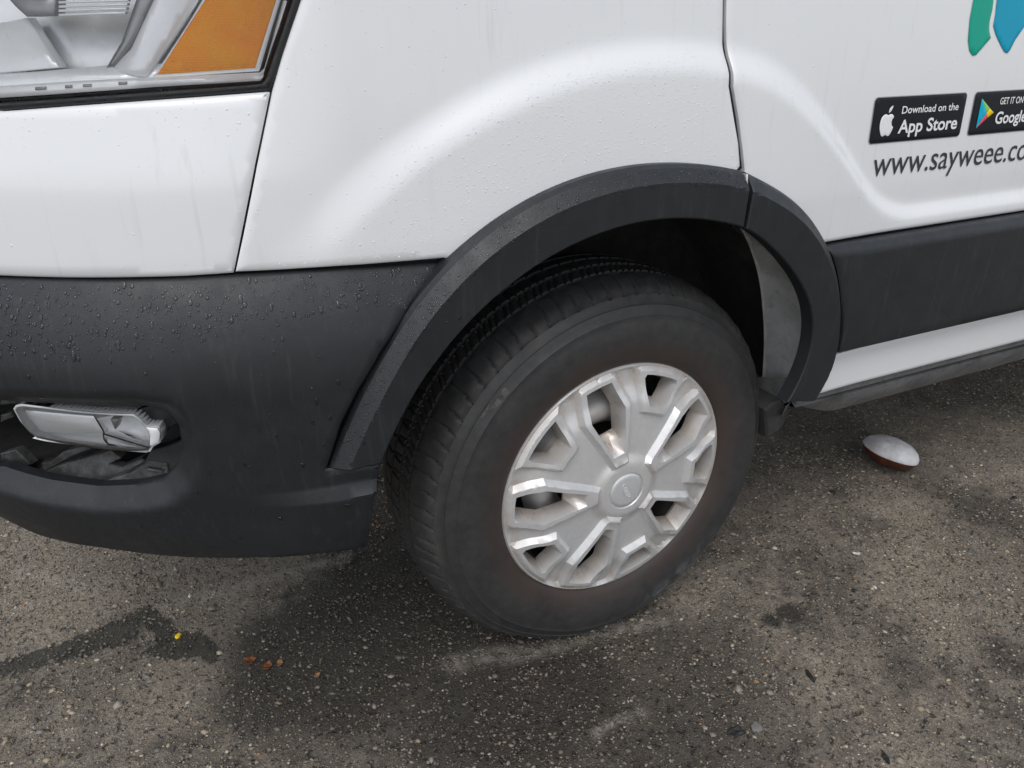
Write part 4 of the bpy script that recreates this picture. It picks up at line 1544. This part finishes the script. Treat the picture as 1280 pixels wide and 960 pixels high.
def far_copy(o, parent):
    """the far side's twin of a part"""
    m_ = o.data
    new = bpy.data.meshes.new(o.name)
    new.from_pydata(mirror([tuple(v.co) for v in m_.vertices]), [], [tuple(p.vertices)[::-1] for p in m_.polygons])
    new.polygons.foreach_set('use_smooth', [True] * len(new.polygons))
    for mt_ in m_.materials:
        new.materials.append(mt_)
    r = link(bpy.data.objects.new(o.name, new), parent)
    for ch in list(o.children):
        far_copy(ch, r)


both_halves(bc)
for nm_ in ('front_fender', 'painted_bumper_corner', 'headlight', 'front_wheel_arch_trim'):
    far_copy(bpy.data.objects[nm_], van)


def grid(name, fn, nu, nv, mat):
    V = [fn(i / (nu - 1), j / (nv - 1)) for i in range(nu) for j in range(nv)]
    F = [(i * nv + j, (i + 1) * nv + j, (i + 1) * nv + j + 1, i * nv + j + 1) for i in range(nu - 1) for j in range(nv - 1)]
    return mesh_obj(name, V, F, mat, van)


EDGE_X = [-1.035, -0.98, -0.80, -0.55, -0.40, -0.12, 0.07]
EDGE_Z = [1.112, 1.122, 1.146, 1.172, 1.185, 1.272, 1.300]


def bonnet(a, c):
    x = -1.035 + 1.105 * c ** 1.2
    ye = float(np.interp(x, PX[:-2][np.argsort(PX[:-2])], PY[:-2][np.argsort(PX[:-2])])) if x < -0.30 else -0.04
    ye = min(ye + 0.022 + 0.035 * float(sm(-0.45, -0.75, x)), YC - 0.02)
    y = ye + a * (2 * YC - 2 * ye)
    e = min(1.0, (1 - abs(2 * a - 1)) * (YC - ye) / 0.25)
    return (x, y, float(np.interp(x, EDGE_X, EDGE_Z)) + 0.07 * e ** 0.6 * min(1.0, 0.25 + c))


grid('bonnet', bonnet, 40, 30, 'white_paint')
grid('windscreen', lambda a, c: (0.02 + 0.80 * c + 0.10 * (2 * a - 1) ** 2, 0.06 + a * (2 * YC - 0.12), 1.42 + 0.86 * c), 14, 8, 'window_glass')
grid('roof', lambda a, c: (0.80 + 4.0 * c, 0.10 + a * (2 * YC - 0.20), 2.28 + 0.10 * math.sin(math.pi * a) + 0.10 * min(1, c * 4)), 12, 12, 'white_paint')
gr_ = panel('grille', [(-1.075, 0.795), (-1.30, 0.795), (UMIN + 0.001, 0.795), (UMIN + 0.001, 1.125), (-1.30, 1.12), (-1.075, 1.11)], inflate(body, -0.028), 'black_liner', van, 0.03, 0.003, 0.03)
both_halves(gr_)
panel('door_window', [(0.36, 1.36), (1.16, 1.36), (1.16, 2.02), (0.84, 2.02)], inflate(body, -0.01), 'window_glass', van, 0.06, 0.003, 0.02)
panel('windscreen_pillar', [(0.08, 1.33), (0.33, 1.345), (0.83, 2.05), (1.21, 2.05), (1.21, 2.26), (0.80, 2.26)], inflate(body, -0.004), 'white_paint', van, 0.05, 0.003, 0.05)
panel('cargo_side', [(1.225, 0.43), (4.75, 0.43), (4.75, 2.28), (1.225, 2.28)], body, 'white_paint', van, 0.09, 0.003, 0.03)
panel('cargo_moulding', [(1.23, zm), (2.75, zm), (2.75, zt), (1.23, zt)], inflate(mould_h, 0.002), 'charcoal_plastic', van, 0.05, 0.003, 0.02)
grid('far_side', lambda a, c: (-0.55 + 5.3 * a, 2 * YC + 0.03 - 0.04 * max(0, c - 0.4), 0.44 + 1.84 * c * min(1, 0.45 + 1.1 * a)), 12, 10, 'white_paint')
grid('rear_panel', lambda a, c: (4.76, 0.0 + a * 2 * YC, 0.44 + 1.9 * c), 6, 6, 'white_paint')
V, F = [], []
box(V, F, (-0.80, 0.372, 0.40), (4.7, 1.55, 0.47))
box(V, F, (0.49, 0.05, 0.40), (4.7, 0.368, 0.468))
box(V, F, (-0.62, 0.12, 0.44), (-0.49, 0.368, 0.50))
mesh_obj('underbody', V, F, 'black_liner', van, False)
V, F = [], []
box(V, F, (-0.06, 0.20, 0.29), (0.06, 1.72, 0.38))
mesh_obj('axle_beam', V, F, 'dark_shaded_steel', van, False)


def copy_wheel(loc, flip, nm):
    r = wheel.copy()
    r.name = nm
    COL.objects.link(r)
    r.parent = van
    r.location = loc
    r.rotation_euler = (0, 0, math.pi if flip else 0)
    for ch in list(wheel.children):
        c = ch.copy()
        COL.objects.link(c)
        c.parent = r
    return r


copy_wheel((3.30, 0, WZ), False, 'rear_wheel')
copy_wheel((0, 2 * YC - 0.0, WZ), True, 'front_wheel')
copy_wheel((3.30, 2 * YC - 0.0, WZ), True, 'rear_wheel')

# ---- rain standing on the panels
DOME = []
for ri, zi in ((1.0, 0.0), (0.86, 0.42), (0.5, 0.74)):
    for i in range(8):
        a = 2 * math.pi * i / 8
        DOME.append((ri * math.cos(a), ri * math.sin(a), zi))
DOME.append((0, 0, 0.84))
DOME = np.array(DOME)
DF = []
for l in range(2):
    for i in range(8):
        DF.append((l * 8 + i, l * 8 + (i + 1) % 8, (l + 1) * 8 + (i + 1) % 8))
        DF.append((l * 8 + i, (l + 1) * 8 + (i + 1) % 8, (l + 1) * 8 + i))
for i in range(8):
    DF.append((16 + i, 16 + (i + 1) % 8, 24))
DF = np.array(DF)


def drops(outline, h, count, rmean, weight, name, holes=(), run=0.0, seed=0, mat='rain_water'):
    rg = np.random.default_rng(100 + seed)
    poly = ccw(outline)
    lo, hi = poly.min(0), poly.max(0)
    lo = np.maximum(lo, [-1.0, 0.36])
    hi = np.minimum(hi, [1.1, 1.12])
    q = lo + (hi - lo) * rg.random((count * 6, 2))
    ok = inside(q, poly) & (segdist(q, poly) > 0.004)
    for hh in holes:
        ok &= ~inside(q, hh)
    q = q[ok]
    q = q[rg.random(len(q)) < weight(q[:, 0], q[:, 1])][:count]
    n = len(q)
    u, z = q[:, 0], q[:, 1]
    P = skin(u, z, h)
    e = 2e-3
    du = skin(u + e, z, h) - P
    dz = skin(u, z + e, h) - P
    du /= np.linalg.norm(du, axis=1)[:, None]
    nn = np.cross(du, dz)
    nn /= np.linalg.norm(nn, axis=1)[:, None]
    dz = np.cross(nn, du)
    r = rmean * np.exp(0.38 * rg.standard_normal(n)).clip(0.5, 2.3)
    el = 1 + run * rg.random(n) ** 3
    flat = (0.45 + 0.2 * rg.random(n)) * (0.75 if mat == 'rain_beads' else 1.0)
    D = DOME[None] * (1 + 0.22 * (rg.random((n, 25, 1)) - 0.5))
    V = P[:, None] + r[:, None, None] * (D[..., :1] * du[:, None] + D[..., 1:2] * dz[:, None] * el[:, None, None] + D[..., 2:] * nn[:, None] * flat[:, None, None])
    F = (DF[None] + (np.arange(n) * 25)[:, None, None]).reshape(-1, 3)
    V = V.reshape(-1, 3)
    me = bpy.data.meshes.new(name)
    me.vertices.add(len(V))
    me.vertices.foreach_set('co', V.ravel())
    me.loops.add(F.size)
    me.loops.foreach_set('vertex_index', F.ravel())
    me.polygons.add(len(F))
    me.polygons.foreach_set('loop_start', np.arange(0, F.size, 3))
    me.polygons.foreach_set('loop_total', np.full(len(F), 3))
    me.polygons.foreach_set('use_smooth', np.ones(len(F), bool))
    me.update()
    me.materials.append(MATS[mat])
    o = link(bpy.data.objects.new(name, me), van)
    tag(o, kind='stuff')
    return o


def w_bumper(u, z):
    lowz = 0.700 + 0.035 * sm(-0.75, -0.40, u) + 0.03 * (fbm(u, z * 0.2, 77, 26, 3) - 0.5)
    return np.where(z > lowz, 0.9, 0.035) * (0.4 + fbm(u, z, 71, 22, 3))


drops(BUMP, bumper, 1500, 0.00125, w_bumper, 'raindrops', holes=[hole], run=1.8, seed=1)
def w_fender(u, z):
    r = np.hypot(u, z - WZ)
    return (0.10 + 0.9 * sm(0.70, 0.64, r)) * (0.3 + fbm(u, z, 73, 14, 3))


drops(FENDER, body, 4200, 0.00052, w_fender, 'raindrops', run=0.3, seed=2, mat='rain_beads')
drops(WB, body, 260, 0.0006, lambda u, z: 0.15 + 0.6 * sm(0.88, 0.95, z), 'raindrops', seed=3, mat='rain_beads')
apf = arch_prof(ARCH_OUT_F)
AF = np.vstack([ARCH_OUT_F, ARCH_IN_F[::-1]])


def w_arch(u, z):
    d = segdist(np.c_[u, z], ARCH_OUT_F, False)
    return np.where(d < 0.024, 0.95 * (0.35 + sm(0.4, 0.8, z)), 0.015)


drops(AF, apf, 2200, 0.0010, w_arch, 'raindrops', run=0.2, seed=4)
drops(DOOR, body, 300, 0.0006, lambda u, z: 0.25 + 0.5 * sm(0.70, 0.64, np.hypot(u, z - WZ)), 'raindrops', run=0.8, seed=5, mat='rain_beads')
drops(LENS, inflate(body, 0.001), 500, 0.0010, lambda u, z: 0.4 + 0 * u, 'raindrops', run=2.5, seed=6)

# ================================================================== things lying on the asphalt
# pale disc with a red-brown rounded underside
prof = [(0.0, -0.024), (0.02, -0.0235), (0.038, -0.019), (0.050, -0.011), (0.0565, -0.003), (0.0575, 0.0), (0.0562, 0.0050), (0.050, 0.0125), (0.036, 0.0200), (0.018, 0.0242), (0.0, 0.0252)]
V, F = [], []
seg = 48
for i in range(seg):
    a = 2 * math.pi * i / seg
    for r, z in prof:
        k = 1 + 0.03 * math.sin(2 * a + 1) + 0.012 * math.sin(5 * a)
        V.append((r * k * math.cos(a) * 1.04, r * k * math.sin(a) * 0.96, z))
n = len(prof)
for i in range(seg):
    for j in range(n - 1):
        F.append((i * n + j, ((i + 1) % seg) * n + j, ((i + 1) % seg) * n + j + 1, i * n + j + 1))
b = NB('pale_disc_face')
n1 = b.noise(28, 5, 0.65)
b.set(Base_Color=b.mix(b.ramp(n1, [(0.38, 0.0), (0.66, 1.0)]), (0.42, 0.41, 0.42), (0.66, 0.65, 0.66)), Roughness=0.55)
b.bump(b.noise(160, 3), 0.3, 0.001)
b = NB('red_brown_shell')
b.set(Base_Color=b.ramp(b.noise(50, 4), [(0.3, (0.045, 0.012, 0.007)), (0.7, (0.10, 0.026, 0.013))]), Roughness=0.4)
disc = mesh_obj('round_disc', V, F, 'pale_disc_face')
disc.data.materials.append(MATS['red_brown_shell'])
mi = [(1 if j < 5 else 0) for i in range(seg) for j in range(n - 1)]
disc.data.polygons.foreach_set('material_index', mi)
c = gpix([(1111, 574)], 0.02)[0]
disc.scale = (1.16, 1.16, 1.45)
disc.location = (c[0], c[1], 0.041)
disc.rotation_euler = (rad(-7), rad(13), rad(-42))
disc.rotation_mode = 'XYZ'
tag(disc, 'pale oval disc with red-brown rounded underside lying near the sill', 'disc')


def lump(name, px, size, flat, mat, label, cat, rot=0.0, group=None, seed=1, pts=None, z=0.0):
    """small flat irregular fragment with thickness, resting on the asphalt"""
    rg = np.random.default_rng(seed)
    c = gpix([px])[0]
    bm = bmesh.new()
    bmesh.ops.create_icosphere(bm, subdivisions=2, radius=1.0)
    for v in bm.verts:
        k = 1 + 0.9 * (vnoise(np.array(v.co.x * 2.6 + seed * 3.7), np.array(v.co.y * 2.6 + v.co.z * 1.9), seed) - 0.5)
        v.co = Vector((v.co.x * size[0] * float(k), v.co.y * size[1] * float(k), v.co.z * flat * float(k)))
    me = bpy.data.meshes.new(name)
    bm.to_mesh(me)
    bm.free()
    me.polygons.foreach_set('use_smooth', [cat == 'pebble'] * len(me.polygons))
    me.materials.append(MATS[mat])
    o = link(bpy.data.objects.new(name, me))
    o.location = (c[0], c[1], float(ground_z(np.array(c[0]), np.array(c[1]))) + flat * 0.45)
    o.rotation_euler = (rad(rg.uniform(-6, 6)), rad(rg.uniform(-6, 6)), rot)
    return tag(o, label, cat, 'dark crumbs on the asphalt' if cat == 'chip' else group)


def curl(name, px, L, W, mat, label, cat, rot, seed=1, th=0.0008, lift=0.004):
    """thin curled leaf or scrap"""
    c = gpix([px])[0]
    nu, nv = 13, 7
    V, F = [], []
    rg = np.random.default_rng(seed)
    for s in (0, 1):
        for i in range(nu):
            t = i / (nu - 1) * 2 - 1
            wv = W * (1 - abs(t) ** 2.2) ** 0.8 * (1 + 0.25 * math.sin(5 * t + seed)) + 0.0006
            for j in range(nv):
                q_ = j / (nv - 1) * 2 - 1
                z_ = lift * (q_ ** 2) + lift * 0.7 * t * t + 0.0008 * math.sin(6 * t + 4 * q_ + seed) + s * th
                V.append((t * L, q_ * wv, z_))
    N_ = nu * nv
    for i in range(nu - 1):
        for j in range(nv - 1):
            a = i * nv + j
            F.append((a, a + 1, a + nv + 1, a + nv))
            F.append((N_ + a, N_ + a + nv, N_ + a + nv + 1, N_ + a + 1))
    ring = [j for j in range(nv)] + [i * nv + nv - 1 for i in range(1, nu)] + [(nu - 1) * nv + j for j in range(nv - 2, -1, -1)] + [i * nv for i in range(nu - 2, 0, -1)]
    for i in range(len(ring)):
        a, c2 = ring[i], ring[(i + 1) % len(ring)]
        F.append((a, N_ + a, N_ + c2, c2))
    o = mesh_obj(name, V, F, mat)
    o.location = (c[0], c[1], float(ground_z(np.array(c[0]), np.array(c[1]))) + 0.0022)
    o.rotation_euler = (0, 0, rot)
    return tag(o, label, cat, 'dry leaf fragments' if cat == 'leaf' else None)


for nm, c0, c1, rg_ in (('yellow_petal_skin', (0.78, 0.50, 0.01), (0.90, 0.66, 0.03), 0.5), ('brown_leaf_skin', (0.10, 0.035, 0.012), (0.20, 0.075, 0.028), 0.45),
                        ('tan_leaf_skin', (0.24, 0.12, 0.05), (0.36, 0.20, 0.10), 0.5), ('charred_wood', (0.008, 0.008, 0.009), (0.022, 0.021, 0.02), 0.5),
                        ('white_scrap_skin', (0.50, 0.47, 0.42), (0.66, 0.64, 0.60), 0.6)):
    b = NB(nm)
    b.set(Base_Color=b.mix(b.ramp(b.noise(220, 4), [(0.3, 0.0), (0.7, 1.0)]), c0, c1), Roughness=rg_)
    b.bump(b.noise(500, 3), 0.4, 0.001)

lump('yellow_scrap', (222, 795), (0.0060, 0.0050), 0.0042, 'yellow_petal_skin', 'bright yellow scrap at the end of the dark wet seam', 'scrap', 0.4, seed=3)
curl('leaf', (313, 827), 0.011, 0.008, 'brown_leaf_skin', 'dark red-brown dry leaf fragment on the damp asphalt', 'leaf', rad(-20), 2)
curl('leaf', (334, 834), 0.010, 0.007, 'brown_leaf_skin', 'rusty brown leaf fragment touching a paler tan chip', 'leaf', rad(35), 5)
curl('leaf', (350, 831), 0.008, 0.004, 'tan_leaf_skin', 'pale tan leaf chip beside the rusty brown fragment', 'leaf', rad(60), 7)
curl('leaf', (397, 846), 0.005, 0.004, 'tan_leaf_skin', 'tiny orange tan flake lying alone on dark asphalt', 'leaf', rad(10), 9)
lump('bark_chip', (1042, 615), (0.0105, 0.0050), 0.0045, 'charred_wood', 'black bark chip lying between the tyre and the pale disc', 'chip', rad(78), seed=4)
lump('twig_piece', (1013, 845), (0.0195, 0.0042), 0.0038, 'charred_wood', 'short thin black twig on bare asphalt, out beside the van', 'twig', rad(72), seed=5)
lump('rubber_chunk', (921, 915), (0.0140, 0.0085), 0.0050, 'charred_wood', 'chunky black rubber bit beside a round grey pebble', 'chip', rad(-25), seed=6)
lump('rubber_chunk', (1107, 947), (0.0100, 0.0045), 0.0040, 'charred_wood', 'small black chunk lying among fine aggregate', 'chip', rad(75), seed=8)
lump('black_crumb', (1067, 738), (0.0050, 0.0040), 0.0030, 'charred_wood', 'tiny round black crumb on pale dusty asphalt', 'chip', 0.0, seed=9)
lump('black_crumb', (1268, 623), (0.0100, 0.0055), 0.0040, 'charred_wood', 'dark crumb on the asphalt under the van sill', 'chip', 0.3, seed=11)
curl('white_scrap', (1070, 693), 0.0085, 0.0036, 'white_scrap_skin', 'small white paper scrap on dusty asphalt behind the tyre', 'scrap', rad(-35), 12, lift=0.002)
lump('grey_pebble', (946, 908), (0.0125, 0.0100), 0.0035, 'stone_grey' if 'stone_grey' in MATS else 'steel_wheel_grey', 'round grey pebble set beside the black rubber bit', 'pebble', 0.2, seed=13)
b = NB('pebble_grey')
b.set(Base_Color=b.ramp(b.noise(120, 4), [(0.3, (0.12, 0.115, 0.105)), (0.7, (0.19, 0.18, 0.165))]), Roughness=0.6)
bpy.data.objects['grey_pebble'].data.materials[0] = MATS['pebble_grey']
